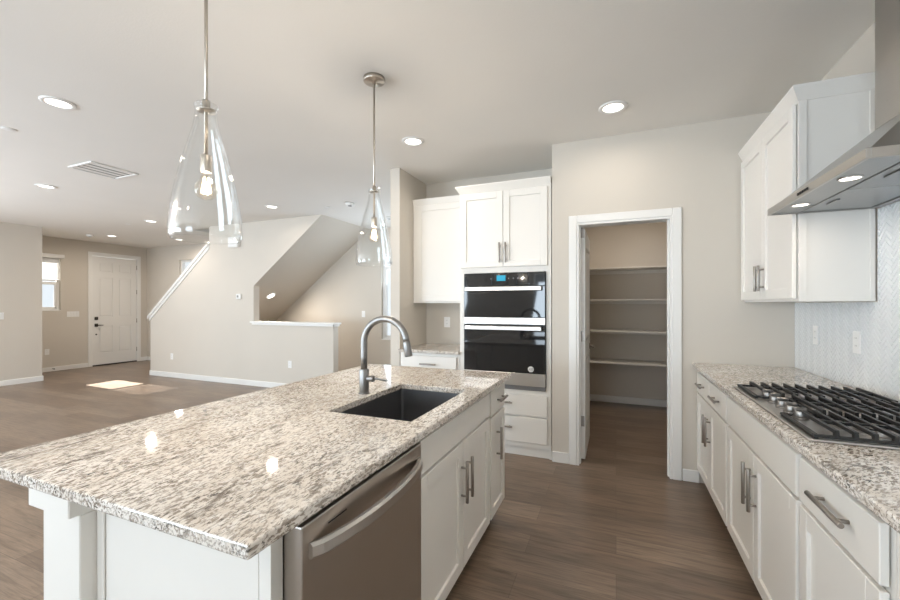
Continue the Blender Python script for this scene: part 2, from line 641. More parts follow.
def panel_leaf(bm, w, h, t, rows, P, cols=2):
    """Leaf with raised-and-fielded panels; P(u, z, n) maps leaf coordinates to the room. rows: (z0, z1) of the panels."""
    def b(u0, u1, z0, z1, n0, n1, bev=0.0):
        a, c = P(u0, z0, n0), P(u1, z1, n1)
        box(bm, a, c, bev)
    st = 0.115 if cols == 2 else 0.11
    b(0, w, 0, h, -t / 2 + 0.013, t / 2 - 0.013)
    xs = [(st, w / 2 - 0.055), (w / 2 + 0.055, w - st)] if cols == 2 else [(st, w - st)]
    edges = [0] + [e for r in rows for e in r] + [h]
    for sgn in (-1, 1):
        n0, n1 = (t / 2 - 0.0135, t / 2) if sgn > 0 else (-t / 2, -t / 2 + 0.0135)
        b(0, xs[0][0], 0, h, n0, n1)
        b(xs[-1][1], w, 0, h, n0, n1)
        if cols == 2:
            b(xs[0][1], xs[1][0], 0, h, n0, n1)
        for k in range(0, len(edges), 2):
            for u0, u1 in xs:
                b(u0, u1, edges[k], edges[k + 1], n0, n1)
        for z0, z1 in rows:
            for u0, u1 in xs:
                b(u0 + 0.026, u1 - 0.026, z0 + 0.026, z1 - 0.026, n0, n1, 0.006)


dx = PX0 + jt + 0.022          # middle of the leaf's thickness
dy = YP + T + 0.012
bm = bmesh.new()
panel_leaf(bm, 0.675, 2.0, 0.036, [(0.22, 0.86), (1.02, 1.86)], lambda u, z, n: (dx + n, dy + u, 0.012 + z), cols=1)
d1 = struct('door_1', bm, 'door')
bm = bmesh.new()
for z in (0.34, 1.08, 1.985):
    box(bm, (dx - 0.020, dy - 0.002, z - 0.045), (dx + 0.012, dy - 0.0002, z + 0.045))
    cyl(bm, (dx - 0.022, dy - 0.004, z - 0.048), (dx - 0.022, dy - 0.004, z + 0.048), 0.006, 10)
obj('hinge', bm, 'nickel', d1)
bm = bmesh.new()
hz = 0.94
cyl(bm, (dx + 0.0181, dy + 0.61, hz), (dx + 0.026, dy + 0.61, hz), 0.030, 24)
cyl(bm, (dx + 0.026, dy + 0.61, hz), (dx + 0.060, dy + 0.61, hz), 0.010, 14)
tube(bm, [(dx + 0.058, dy + 0.615, hz), (dx + 0.062, dy + 0.57, hz + 0.003), (dx + 0.062, dy + 0.52, hz), (dx + 0.058, dy + 0.495, hz - 0.004)], [0.010, 0.009, 0.008, 0.007], 12)
obj('door_handle', bm, 'nickel', d1)

# front door
bm = bmesh.new()
x0, x1 = XD + 0.0005, XD + 0.018
box(bm, (x0, DY0 - cw, 0), (x1, DY0, DH + cw), 0.004)
box(bm, (x0, DY1, 0), (x1, DY1 + cw, DH + cw), 0.004)
box(bm, (x0, DY0, DH), (x1, DY1, DH + cw), 0.004)
box(bm, (XD - 0.13, DY0, 0), (XD + 0.01, DY0 + 0.016, DH), 0.002)
box(bm, (XD - 0.13, DY1 - 0.016, 0), (XD + 0.01, DY1, DH), 0.002)
box(bm, (XD - 0.13, DY0 + 0.016, DH - 0.016), (XD + 0.01, DY1 - 0.016, DH), 0.002)
struct('trim_front_door_casing', bm, 'trim')
bm = bmesh.new()
LW = DY1 - DY0 - 0.042
panel_leaf(bm, LW, DH - 0.05, 0.044, [(0.25, 0.86), (1.06, 1.94), (2.06, 2.28)], lambda u, z, n: (XD - 0.028 + n, DY0 + 0.021 + u, 0.026 + z))
d2 = struct('door_2', bm, 'door')
bm = bmesh.new()
for z in (0.30, 0.98, 1.66, 2.24):
    box(bm, (XD - 0.004, DY1 - 0.024, z - 0.05), (XD + 0.004, DY1 - 0.012, z + 0.05))
    cyl(bm, (XD + 0.004, DY1 - 0.019, z - 0.05), (XD + 0.004, DY1 - 0.019, z + 0.05), 0.007, 10)
obj('hinge', bm, 'nickel', d2)
fx = XD - 0.006
bm = bmesh.new()
box(bm, (fx, DY0 + 0.058, 0.905 - 0.035), (fx + 0.012, DY0 + 0.122, 0.905 + 0.035), 0.004)
cyl(bm, (fx + 0.012, DY0 + 0.09, 0.905), (fx + 0.05, DY0 + 0.09, 0.905), 0.011, 14)
tube(bm, [(fx + 0.05, DY0 + 0.085, 0.905), (fx + 0.054, DY0 + 0.14, 0.905), (fx + 0.052, DY0 + 0.20, 0.902)], [0.011, 0.010, 0.008], 12)
obj('door_handle', bm, 'dark_bronze', d2)
bm = bmesh.new()
box(bm, (fx, DY0 + 0.058, 1.055 - 0.035), (fx + 0.016, DY0 + 0.122, 1.055 + 0.035), 0.004)
cyl(bm, (fx + 0.016, DY0 + 0.09, 1.055), (fx + 0.03, DY0 + 0.09, 1.055), 0.016, 16)
obj('deadbolt', bm, 'dark_bronze', d2)
bm = bmesh.new()
cyl(bm, (fx - 0.004, DY0 + 0.09, 0.70), (fx + 0.006, DY0 + 0.09, 0.70), 0.016, 14)
obj('lock_button', bm, 'dark_bronze', d2)
sbox('trim_front_door_threshold', 'dark_bronze', ((XD - 0.12, DY0 + 0.018, 0.0), (XD + 0.012, DY1 - 0.018, 0.022)))

# ------------------------------------------------------------------ windows


def window(name, P, u0, u1, z0, z1, meet=None):
    """Vinyl window in an opening; P(u, z, n) maps (along, height, outward depth)."""
    bm = bmesh.new()

    def b(ua, ub, za, zb, na, nb, bev=0.003):
        box(bm, P(ua, za, na), P(ub, zb, nb), bev)
    f = 0.045
    b(u0, u0 + f, z0, z1, 0.05, 0.12)
    b(u1 - f, u1, z0, z1, 0.05, 0.12)
    b(u0 + f, u1 - f, z0, z0 + f, 0.05, 0.12)
    b(u0 + f, u1 - f, z1 - f, z1, 0.05, 0.12)
    b(u0, u1, z0 - 0.001, z0 + 0.012, 0.0, 0.05)
    if meet:
        b(u0 + f, u1 - f, meet - 0.028, meet + 0.028, 0.055, 0.10)
        s = 0.032
        b(u0 + f, u0 + f + s, z0 + f, meet - 0.028, 0.055, 0.085)
        b(u1 - f - s, u1 - f, z0 + f, meet - 0.028, 0.055, 0.085)
        b(u0 + f, u1 - f, z0 + f, z0 + f + s, 0.055, 0.085)
    w = struct(name, bm, 'plastic')
    bm = bmesh.new()
    box(bm, P(u0 + f, z0 + f, 0.088), P(u1 - f, z1 - f, 0.092))
    obj('pane', bm, 'pane', w)
    return w


window('window_1', lambda u, z, n: (XD - n, u, z), *W1, meet=1.80)
window('window_2', lambda u, z, n: (u, YB + n, z), *W2)
window('window_3', lambda u, z, n: (u, YB + n, z), *W3, meet=2.02)

# faux-wood blind in the entry window, half raised
bl = thing('window_blind', 'white slatted blind half drawn over the small window beside the front door', 'blind', (XD, 4.28, 2.3))
bm = bmesh.new()
box(bm, (XD + 0.0005, W1[0] - 0.05, 2.315), (XD + 0.05, W1[1] + 0.045, 2.395), 0.006)
obj('valance', bm, 'plastic', bl)
bm = bmesh.new()
z = 2.30
while z > 1.87:
    t = bmesh.new()
    box(t, (-0.024, W1[0] + 0.012, -0.0015), (0.024, W1[1] - 0.012, 0.0015))
    bmesh.ops.rotate(t, cent=(0, 0, 0), matrix=Matrix.Rotation(1.0, 3, 'Y'), verts=t.verts)
    bmesh.ops.translate(t, vec=(XD - 0.025, 0, z), verts=t.verts)
    merge(bm, t)
    z -= 0.036
obj('slats', bm, 'plastic', bl)
bm = bmesh.new()
box(bm, (XD - 0.05, W1[0] + 0.012, 1.845), (XD - 0.003, W1[1] - 0.012, 1.868), 0.004)
obj('bottom_rail', bm, 'plastic', bl)

# ------------------------------------------------------------------ cabinet builders
RUNS = {
    'right': (lambda a, z, n: (0.590 - n, a, z)),      # faces -X, a runs along Y, n outward from the face frame
    'island': (lambda a, z, n: (-0.685 + n, a, z)),    # faces +X
    'tower': (lambda a, z, n: (a, 3.560 - n, z)),      # faces -Y
    'upper_left': (lambda a, z, n: (a, 3.850 - n, z)),
    'upper_right': (lambda a, z, n: (0.868 - n, a, z)),
}
DT = 0.020


def fbox(bm, P, a0, a1, z0, z1, n0, n1, bev=0.0):
    box(bm, P(a0, z0, n0), P(a1, z1, n1), bev)


def shaker(P, a0, a1, z0, z1, parent, rail=0.058, name='door'):
    bm = bmesh.new()
    fbox(bm, P, a0 + 0.01, a1 - 0.01, z0 + 0.01, z1 - 0.01, 0.004, 0.012)
    fbox(bm, P, a0, a0 + rail, z0, z1, 0.004, DT + 0.003, 0.0025)
    fbox(bm, P, a1 - rail, a1, z0, z1, 0.004, DT + 0.003, 0.0025)
    fbox(bm, P, a0 + rail - 0.001, a1 - rail + 0.001, z0, z0 + rail, 0.004, DT + 0.003, 0.0025)
    fbox(bm, P, a0 + rail - 0.001, a1 - rail + 0.001, z1 - rail, z1, 0.004, DT + 0.003, 0.0025)
    return obj(name, bm, 'cabinet', parent)


def slab(P, a0, a1, z0, z1, parent, name='drawer'):
    bm = bmesh.new()
    fbox(bm, P, a0, a1, z0, z1, 0.004, DT + 0.003, 0.003)
    return obj(name, bm, 'cabinet', parent)


def pull(P, a, z, length, vertical, parent):
    bm = bmesh.new()
    h = length / 2
    if vertical:
        cyl(bm, P(a, z - h, DT + 0.032), P(a, z + h, DT + 0.032), 0.0076, 14, bev=0.001)
        for s in (-1, 1):
            cyl(bm, P(a, z + s * h * 0.68, DT + 0.0025), P(a, z + s * h * 0.68, DT + 0.032), 0.0054, 10)
    else:
        cyl(bm, P(a - h, z, DT + 0.032), P(a + h, z, DT + 0.032), 0.0076, 14, bev=0.001)
        for s in (-1, 1):
            cyl(bm, P(a + s * h * 0.68, z, DT + 0.0025), P(a + s * h * 0.68, z, DT + 0.032), 0.0054, 10)
    return obj('handle', bm, 'nickel', parent)


def carcass(P, a0, a1, z0, z1, depth, parent, rails=(), name='body', bottom=True, top=True):
    """Open box behind a face frame (38 mm stiles); rails: heights of the cross rails."""
    bm = bmesh.new()
    p = 0.016
    fbox(bm, P, a0, a0 + p, z0, z1, -depth, -0.018)
    fbox(bm, P, a1 - p, a1, z0, z1, -depth, -0.018)
    fbox(bm, P, a0 + p, a1 - p, z0, z1, -depth, -depth + 0.008)
    fbox(bm, P, a0 + p, a1 - p, z0, z0 + p, -depth + 0.008, -0.018)
    if top:
        fbox(bm, P, a0 + p, a1 - p, z1 - p, z1, -depth + 0.008, -0.018)
    s = 0.036
    fbox(bm, P, a0, a0 + s, z0, z1, -0.018, 0)
    fbox(bm, P, a1 - s, a1, z0, z1, -0.018, 0)
    for ra, rb in [(z0, z0 + 0.03), (z1 - 0.03, z1)] + [(r - 0.018, r + 0.018) for r in rails]:
        fbox(bm, P, a0 + s, a1 - s, ra, rb, -0.018, 0)
    return obj(name, bm, 'cabinet', parent)


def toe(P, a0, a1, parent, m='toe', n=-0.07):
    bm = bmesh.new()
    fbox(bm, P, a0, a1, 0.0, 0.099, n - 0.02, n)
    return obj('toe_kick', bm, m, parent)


Z0, Z1 = 0.100, 0.883          # base cabinet body
CT0, CT1 = 0.884, 0.914        # worktop
DB, DTOP = 0.118, 0.690        # doors
RB, RT = 0.703, 0.850          # drawers

# ------------------------------------------------------------------ right run of base cabinets
P = RUNS['right']
cA = thing('base_cabinet', 'white base cabinet against the pantry wall, two drawers over two doors', 'cabinet', (0.85, 3.10, 0), 'base cabinets under the cooktop worktop')
carcass(P, 2.650, 3.545, Z0, Z1, 0.57, cA, (0.696,))
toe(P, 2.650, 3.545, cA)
for a0, a1 in ((2.662, 3.090), (3.104, 3.525)):
    d = slab(P, a0, a1, RB, RT, cA)
    pull(P, (a0 + a1) / 2, 0.778, 0.16, False, d)
for a0, a1, ha in ((2.662, 3.094, 3.060), (3.100, 3.525, 3.134)):
    d = shaker(P, a0, a1, DB, DTOP, cA)
    pull(P, ha, 0.525, 0.19, True, d)

cB = thing('base_cabinet', 'white base cabinet with blank front panel directly below the gas cooktop', 'cabinet', (0.85, 2.17, 0), 'base cabinets under the cooktop worktop')
carcass(P, 1.703, 2.648, Z0, Z1, 0.57, cB, (0.696,), top=False)
toe(P, 1.703, 2.648, cB)
slab(P, 1.716, 2.636, RB, RT, cB, 'front_panel')
for a0, a1, ha in ((1.716, 2.172, 2.136), (2.180, 2.636, 2.216)):
    d = shaker(P, a0, a1, DB, DTOP, cB)
    pull(P, ha, 0.54, 0.19, True, d)

cC = thing('base_cabinet', 'white base cabinet with one wide drawer over a door, past the cooktop', 'cabinet', (0.85, 1.44, 0), 'base cabinets under the cooktop worktop')
carcass(P, 1.232, 1.701, Z0, Z1, 0.57, cC, (0.696,))
toe(P, 1.232, 1.701, cC)
d = slab(P, 1.246, 1.690, RB, RT, cC)
pull(P, 1.447, 0.785, 0.20, False, d)
d = shaker(P, 1.246, 1.690, DB, DTOP, cC)
pull(P, 1.290, 0.44, 0.19, True, d)

cD = thing('base_cabinet', 'white base cabinet at the end of the cooktop run, cut off by the picture edge', 'cabinet', (0.85, 0.8, 0), 'base cabinets under the cooktop worktop')
carcass(P, 0.420, 1.230, Z0, Z1, 0.57, cD, (0.696,))
toe(P, 0.420, 1.230, cD)
d = slab(P, 0.440, 1.170, RB, RT, cD)
pull(P, 0.80, 0.785, 0.24, False, d)
for a0, a1, ha in ((0.440, 0.796, 0.76), (0.804, 1.160, 0.84)):
    d = shaker(P, a0, a1, DB, DTOP, cD)
    pull(P, ha, 0.54, 0.19, True, d)

bm = bmesh.new()
box(bm, (0.5395, 0.400, CT0), (1.1670, 3.549, CT1), 0.005, 2)
tag(obj('granite_worktop', bm, 'granite_run', origin=(0.5395, 0.4, CT0)), 'speckled granite worktop holding the black gas cooktop along the tiled wall', 'countertop')

# ------------------------------------------------------------------ herringbone tiles behind the cooktop


def herringbone(x, y0, y1, zlo, ztop):
    """White tiles 20 x 62 mm laid herringbone, clipped to the tiled area."""
    bm = bmesh.new()
    w, Lg, g, th = 0.022, 0.066, 0.0024, 0.0042
    c, s = math.cos(PI / 4), math.sin(PI / 4)

    def add(px, py, sx, sy):
        q = [(px + g / 2, py + g / 2), (px + sx - g / 2, py + g / 2), (px + sx - g / 2, py + sy - g / 2), (px + g / 2, py + sy - g / 2)]
        e = 0.0012
        qi = [(px + g / 2 + e, py + g / 2 + e), (px + sx - g / 2 - e, py + g / 2 + e), (px + sx - g / 2 - e, py + sy - g / 2 - e), (px + g / 2 + e, py + sy - g / 2 - e)]
        R = lambda p: (p[0] * c - p[1] * s, p[0] * s + p[1] * c)
        o, i = [R(p) for p in q], [R(p) for p in qi]
        if max(p[0] for p in o) < 0 or min(p[0] for p in o) > y1 - y0:
            return
        zmax = ztop(max(p[0] for p in o) + y0, min(p[0] for p in o) + y0)
        if max(p[1] for p in o) < 0 or min(p[1] for p in o) > zmax - zlo:
            return
        vb = [bm.verts.new((x - 0.0015, y0 + p[0], zlo + p[1])) for p in o]
        vt = [bm.verts.new((x - th, y0 + p[0], zlo + p[1])) for p in i]
        bm.faces.new(vt)
        for k in range(4):
            bm.faces.new((vb[k], vb[(k + 1) % 4], vt[(k + 1) % 4], vt[k]))
    n = 130
    for m_ in range(-40, 60):
        for k in range(-n, n):
            ox, oy = k * w + m_ * Lg, k * w - m_ * Lg
            rx, ry = ox * c - oy * s, ox * s + oy * c
            if not (-0.2 < rx < y1 - y0 + 0.2 and -0.2 < ry < 1.2):
                continue
            add(ox, oy, Lg, w)
            add(ox + Lg, oy + w - Lg, w, Lg)
    for co, no in (((x, y0, 0), (0, -1, 0)), ((x, y1, 0), (0, 1, 0)), ((x, 0, zlo), (0, 0, -1))):
        bmesh.ops.bisect_plane(bm, geom=list(bm.verts) + list(bm.edges) + list(bm.faces), plane_co=co, plane_no=no, clear_outer=True)
    return bm


BS = thing('tile_backsplash', 'glossy white herringbone tile splashback between worktop and wall cabinet', 'backsplash', (XR, 2.2, CT1 + 0.001))
TY0, TY1, TZ0 = 0.42, 3.549, CT1 + 0.0015
bmt = herringbone(XR - 0.001, TY0, TY1, TZ0, lambda a, b: 1.3695)
bmesh.ops.bisect_plane(bmt, geom=list(bmt.verts) + list(bmt.edges) + list(bmt.faces), plane_co=(0, 0, 1.3695), plane_no=(0, 0, 1), clear_outer=True)
bmt2 = herringbone(XR - 0.001, TY0, 2.575, 1.3695, lambda a, b: 1.83)
bmesh.ops.bisect_plane(bmt2, geom=list(bmt2.verts) + list(bmt2.edges) + list(bmt2.faces), plane_co=(0, 0, 1.818), plane_no=(0, 0, 1), clear_outer=True)
merge(bmt, bmt2)
obj('tiles', bmt, 'tile', BS)
bm = bmesh.new()
box(bm, (XR - 0.0030, TY0, TZ0), (XR - 0.0005, TY1, 1.3695))
box(bm, (XR - 0.0030, TY0, 1.3695), (XR - 0.0005, 2.575, 1.818))
obj('grout', bm, 'grout', BS)

# ------------------------------------------------------------------ gas cooktop
KX0, KX1, KY0, KY1 = 0.578, 1.106, 1.650, 2.566
kt = thing('gas_cooktop', 'five-burner gas cooktop with black grates set in the granite worktop', 'cooktop', (0.842, 2.108, CT1))
bm = bmesh.new()
box(bm, (KX0, KY0, CT1 + 0.0004), (KX1, KY1, CT1 + 0.009), 0.004, 2)
obj('tray', bm, 'steel', kt)
ZT = CT1 + 0.009
burn = [(0.80, 1.80, 0.036), (0.99, 1.80, 0.044), (0.90, 2.108, 0.056), (0.80, 2.42, 0.044), (0.99, 2.42, 0.036)]
for bx, by, r in burn:
    bm = bmesh.new()
    lathe(bm, [(0, ZT), (r + 0.016, ZT), (r + 0.014, ZT + 0.006), (r, ZT + 0.010), (r, ZT + 0.016), (0, ZT + 0.016)], bx, by, 24)
    bh = obj('burner', bm, 'steel', kt)
    bm = bmesh.new()
    lathe(bm, [(0, ZT + 0.016), (r - 0.003, ZT + 0.016), (r - 0.002, ZT + 0.021), (r - 0.008, ZT + 0.024), (0, ZT + 0.025)], bx, by, 24)
    obj('burner_cap', bm, 'iron', bh)


def grate(y0, y1, xs, xfront, ym):
    bm = bmesh.new()
    zt = ZT + 0.032
    t = 0.0055
    # low outer frame
    box(bm, (xfront, y0, ZT + 0.003), (1.098, y0 + 0.014, ZT + 0.013), 0.002)
    box(bm, (xfront, y1 - 0.014, ZT + 0.003), (1.098, y1, ZT + 0.013), 0.002)
    box(bm, (xfront, y0 + 0.014, ZT + 0.003), (xfront + 0.016, y1 - 0.014, ZT + 0.013), 0.002)
    box(bm, (1.084, y0 + 0.014, ZT + 0.003), (1.098, y1 - 0.014, ZT + 0.013), 0.002)
    for x in xs:
        L = []
        # each finger rises from the frame and runs front to back of its section
        prism(bm, [(y0 + 0.001, ZT + 0.004), (y1 - 0.001, ZT + 0.004), (y1 - 0.001, zt), (y1 - 0.016, zt), (y1 - 0.022, zt), (y1 - 0.012, ZT + 0.016),
                   (y0 + 0.012, ZT + 0.016), (y0 + 0.022, zt), (y0 + 0.001, zt)][:0] or
              [(y0 + 0.001, ZT + 0.004), (y0 + 0.014, ZT + 0.004), (y0 + 0.018, zt - 0.012), (y1 - 0.018, zt - 0.012), (y1 - 0.014, ZT + 0.004), (y1 - 0.001, ZT + 0.004),
               (y1 - 0.001, zt), (y0 + 0.001, zt)], 'x', x - t, x + t)
    box(bm, (xs[0], ym - 0.006, zt - 0.014), (xs[-1], ym + 0.006, zt - 0.002), 0.002)
    # four feet
    for fx_ in (xfront + 0.008, 1.09):
        for fy in (y0 + 0.007, y1 - 0.007):
            cyl(bm, (fx_, fy, ZT), (fx_, fy, ZT + 0.004), 0.006, 10)
    return obj('grate', bm, 'iron', kt)


xs_side = [0.655 + 0.0475 * i for i in range(10)]
xs_mid = [0.735 + 0.0475 * i for i in range(8)]
grate(KY0 + 0.010, KY0 + 0.306, xs_side, 0.596, 1.80)
grate(KY0 + 0.310, KY1 - 0.310, xs_mid, 0.715, 2.108)
grate(KY1 - 0.306, KY1 - 0.010, xs_side, 0.596, 2.42)
for i in range(5):
    ky = 1.930 + i * 0.089
    bm = bmesh.new()
    cyl(bm, (0.652, ky, ZT), (0.652, ky, ZT + 0.007), 0.025, 24)
    cyl(bm, (0.652, ky, ZT + 0.007), (0.652, ky, ZT + 0.030), 0.0205, 24, 0.0185, 0.002)
    box(bm, (0.632, ky - 0.0055, ZT + 0.029), (0.672, ky + 0.0055, ZT + 0.042), 0.003)
    obj('knob', bm, 'knob_steel', kt)

# ------------------------------------------------------------------ range hood
hd = thing('range_hood', 'stainless steel chimney range hood on the tiled wall over the cooktop', 'range hood', (0.95, 2.118, 1.82))
HX, HY0, HY1 = 0.730, 1.672, 2.566
HB, HTp = 1.820, 1.853
WX = XR - 0.007
bm = bmesh.new()
rim = 0.030
box(bm, (HX, HY0, HB), (HX + 0.012, HY1, HTp), 0.001)
box(bm, (HX + 0.012, HY0, HB), (WX, HY0 + 0.010, HTp), 0.001)
box(bm, (HX + 0.012, HY1 - 0.010, HB), (WX, HY1, HTp), 0.001)
box(bm, (HX + 0.012, HY0 + 0.010, HTp - 0.008), (WX, HY1 - 0.010, HTp))
box(bm, (WX - 0.03, HY0 + 0.010, HB), (WX, HY1 - 0.010, HB + 0.012))
obj('hood_tray', bm, 'steel_hood', hd)
bm = bmesh.new()
box(bm, (HX + 0.0125, HY0 + 0.0105, HB + 0.006), (HX + 0.130, HY1 - 0.0105, HB + 0.012))
obj('lamp_panel', bm, 'hood_shaded', hd)
for y0, y1 in ((HY0 + 0.018, 2.114), (2.122, HY1 - 0.018)):
    bm = bmesh.new()
    box(bm, (HX + 0.136, y0, HB + 0.004), (WX - 0.034, y1, HB + 0.010), 0.003)
    box(bm, (HX + 0.17, (y0 + y1) / 2 - 0.05, HB - 0.002), (HX + 0.182, (y0 + y1) / 2 + 0.05, HB + 0.005), 0.002)
    obj('filter', bm, 'hood_shaded', hd)
for ly in (1.935, 2.365):
    bm = bmesh.new()
    lathe(bm, [(0.036, HB + 0.0058), (0.036, HB + 0.002), (0.031, HB + 0.002), (0.030, HB + 0.0058)], 0.800, ly, 28)
    r_ = obj('hood_lamp', bm, 'steel', hd)
    bm = bmesh.new()
    lathe(bm, [(0, HB + 0.0035), (0.030, HB + 0.0035), (0.030, HB + 0.0056), (0, HB + 0.0056)], 0.800, ly, 28)
    obj('diffuser', bm, 'lamp', r_)
    ld = bpy.data.lights.new('hood_lamp_light', 'AREA')
    ld.shape = 'DISK'
    ld.size = 0.05
    ld.energy = 0.5
    ld.color = WARM
    lo = bpy.data.objects.new('hood_lamp_light', ld)
    COL.objects.link(lo)
    lo.location = (0.800, ly, HB - 0.001)
for k in range(5):
    bm = bmesh.new()
    y = 2.085 + k * 0.022
    box(bm, (HX - 0.004, y, HB + 0.010), (HX - 0.0002, y + 0.014, HB + 0.021), 0.001)
    obj('control_button', bm, 'black_gap', hd)
bm = bmesh.new()
cy0, cy1, cxf, cz = 1.965, 2.272, 1.020, 2.100
lo_ = [(HX + 0.012, HY0 + 0.008), (WX, HY0 + 0.008), (WX, HY1 - 0.008), (HX + 0.012, HY1 - 0.008)]
hi_ = [(cxf, cy0), (WX, cy0), (WX, cy1), (cxf, cy1)]
va = [bm.verts.new((x, y, HTp)) for x, y in lo_]
vb = [bm.verts.new((x, y, cz)) for x, y in hi_]
bm.faces.new(va)
bm.faces.new(vb)
for k in range(4):
    bm.faces.new((va[k], va[(k + 1) % 4], vb[(k + 1) % 4], vb[k]))
obj('hood_canopy', bm, 'steel_hood', hd)
bm = bmesh.new()
box(bm, (cxf, cy0, cz), (WX, cy1, C - 0.001), 0.002)
obj('chimney', bm, 'steel_hood', hd)

# ------------------------------------------------------------------ wall cabinet beside the hood


def crown(P, a0, a1, z0, n0, depth, parent, ends=(True, True), h=0.062, out=0.030):
    """Cornice: sloped board along the face with returns on the open ends."""
    bm = bmesh.new()
    e0, e1 = (out if ends[0] else 0), (out if ends[1] else 0)
    lo = [P(a0, z0, -depth), P(a0, z0, n0), P(a1, z0, n0), P(a1, z0, -depth)]
    hi = [P(a0 - e0, z0 + h, -depth), P(a0 - e0, z0 + h, n0 + out), P(a1 + e1, z0 + h, n0 + out), P(a1 + e1, z0 + h, -depth)]
    tp = [(x, y, z + 0.010) for x, y, z in hi]
    A, B, D = ([bm.verts.new(p) for p in q] for q in (lo, hi, tp))
    bm.faces.new(A)
    bm.faces.new(D)
    for u, v in ((A, B), (B, D)):
        for k in range(4):
            bm.faces.new((u[k], u[(k + 1) % 4], v[(k + 1) % 4], v[k]))
    return obj('crown_moulding', bm, 'cabinet', parent)


P = RUNS['upper_right']
uc = thing('upper_cabinet', 'white two-door wall cabinet hung beside the steel range hood', 'cabinet', (1.03, 3.05, 1.372))
bm = bmesh.new()
fbox(bm, P, 2.590, 3.545, 1.374, 2.402, -0.298, -0.0)
obj('body', bm, 'cabinet', uc)
bm = bmesh.new()   # applied end panel facing the hood
fbox(bm, P, 2.584, 2.590, 1.374, 2.402, -0.032, 0.0)
fbox(bm, P, 2.584, 2.590, 1.374, 2.402, -0.292, -0.276)
fbox(bm, P, 2.584, 2.590, 1.374, 1.386, -0.276, -0.032)
obj('end_panel_frame', bm, 'cabinet', uc)
for a0, a1, ha in ((2.602, 3.066, 3.034), (3.070, 3.530, 3.102)):
    d = shaker(P, a0, a1, 1.388, 2.392, uc)
    pull(P, ha, 1.520, 0.16, True, d)
crown(P, 2.584, 3.548, 2.402, 0.004, 0.297, uc, (True, False))

# ------------------------------------------------------------------ tall oven cabinet
P = RUNS['tower']
X0, X1 = -1.368, -0.520
tw = thing('oven_cabinet', 'tall white cabinet housing the double wall oven beside the pantry door', 'cabinet', ((X0 + X1) / 2, 3.85, 0))
bm = bmesh.new()
D_ = 0.605
fbox(bm, P, X0, X0 + 0.018, 0.0, 2.400, -D_, -0.018)
fbox(bm, P, X1 - 0.018, X1, 0.0, 2.400, -D_, -0.018)
fbox(bm, P, X0 + 0.018, X1 - 0.018, 0.09, 2.400, -D_, -D_ + 0.01)
for z in (0.09, 0.575, 1.655, 2.384):
    fbox(bm, P, X0 + 0.018, X1 - 0.018, z, z + 0.016, -D_ + 0.01, -0.018)
fbox(bm, P, X0, -1.318, 0.09, 2.400, -0.018, 0)
fbox(bm, P, -0.562, X1, 0.09, 2.400, -0.018, 0)
for z0, z1 in ((0.09, 0.14), (0.355, 0.375), (0.548, 0.596), (1.650, 1.712), (2.375, 2.400)):
    fbox(bm, P, -1.318, -0.562, z0, z1, -0.018, 0)
obj('body', bm, 'cabinet', tw)
toe(P, X0 + 0.02, X1 - 0.001, tw, 'cabinet', -0.035)
mid = (X0 + X1) / 2
for a0, a1, ha in ((X0 + 0.012, mid - 0.002, mid - 0.028), (mid + 0.002, X1 - 0.030, mid + 0.028)):
    d = shaker(P, a0, a1, 1.700, 2.388, tw)
    pull(P, ha, 1.828, 0.18, True, d)
for z0, z1 in ((0.372, 0.556), (0.136, 0.360)):
    d = slab(P, X0 + 0.012, -0.552, z0, z1, tw)
    pull(P, mid, (z0 + z1) / 2 + 0.02, 0.18, False, d)
crown(P, X0, X1, 2.400, 0.004, 0.262, tw, (True, False), out=0.036, h=0.058)

# double wall oven: microwave oven over a larger oven
ov = thing('wall_oven', 'black glass double wall oven with stainless trim in the tall white cabinet', 'oven', (mid, 3.80, 0.6))
OX0, OX1 = -1.315, -0.566
PF = lambda a, z, n: (a, 3.556 - n, z)
bm = bmesh.new()
fbox(bm, PF, OX0 + 0.012, OX1 - 0.012, 0.610, 1.636, -0.50, -0.002)
obj('body', bm, 'grey_plastic', ov)
bm = bmesh.new()
fbox(bm, PF, OX0, OX1, 1.524, 1.645, 0.0, 0.030, 0.002)
cp = obj('control_panel', bm, 'black_glass', ov)
bm = bmesh.new()
fbox(bm, PF, -1.000, -0.918, 1.572, 1.622, 0.0302, 0.0312)
obj('display', bm, 'screen', cp)
for k, xx in enumerate((-1.058, -0.895, -0.85, -0.81, -0.76)):
    bm = bmesh.new()
    fbox(bm, PF, xx, xx + 0.010, 1.588, 1.598, 0.0302, 0.0306)
    obj('touch_mark', bm, 'grey_plastic', cp)
bm = bmesh.new()
fbox(bm, PF, OX0, OX1, 1.243, 1.520, 0.0, 0.034, 0.003)
ud = obj('door', bm, 'black_glass', ov)
bm = bmesh.new()
fbox(bm, PF, OX0, OX1, 1.180, 1.242, 0.0, 0.036, 0.003)
obj('trim_band', bm, 'steel', ov)
bm = bmesh.new()
fbox(bm, PF, OX0, OX1, 0.752, 1.174, 0.0, 0.034, 0.003)
ldr = obj('door', bm, 'black_glass', ov)
bm = bmesh.new()
fbox(bm, PF, OX0, OX1, 0.640, 0.750, 0.0, 0.036, 0.003)
obj('bottom_trim', bm, 'steel', ov)
bm = bmesh.new()
fbox(bm, PF, OX0, OX1, 0.600, 0.637, 0.0, 0.020, 0.002)
for k in range(3):
    fbox(bm, PF, OX0 + 0.01, OX1 - 0.01, 0.606 + k * 0.010, 0.610 + k * 0.010, 0.020, 0.023)
obj('vent', bm, 'steel_dark', ov)
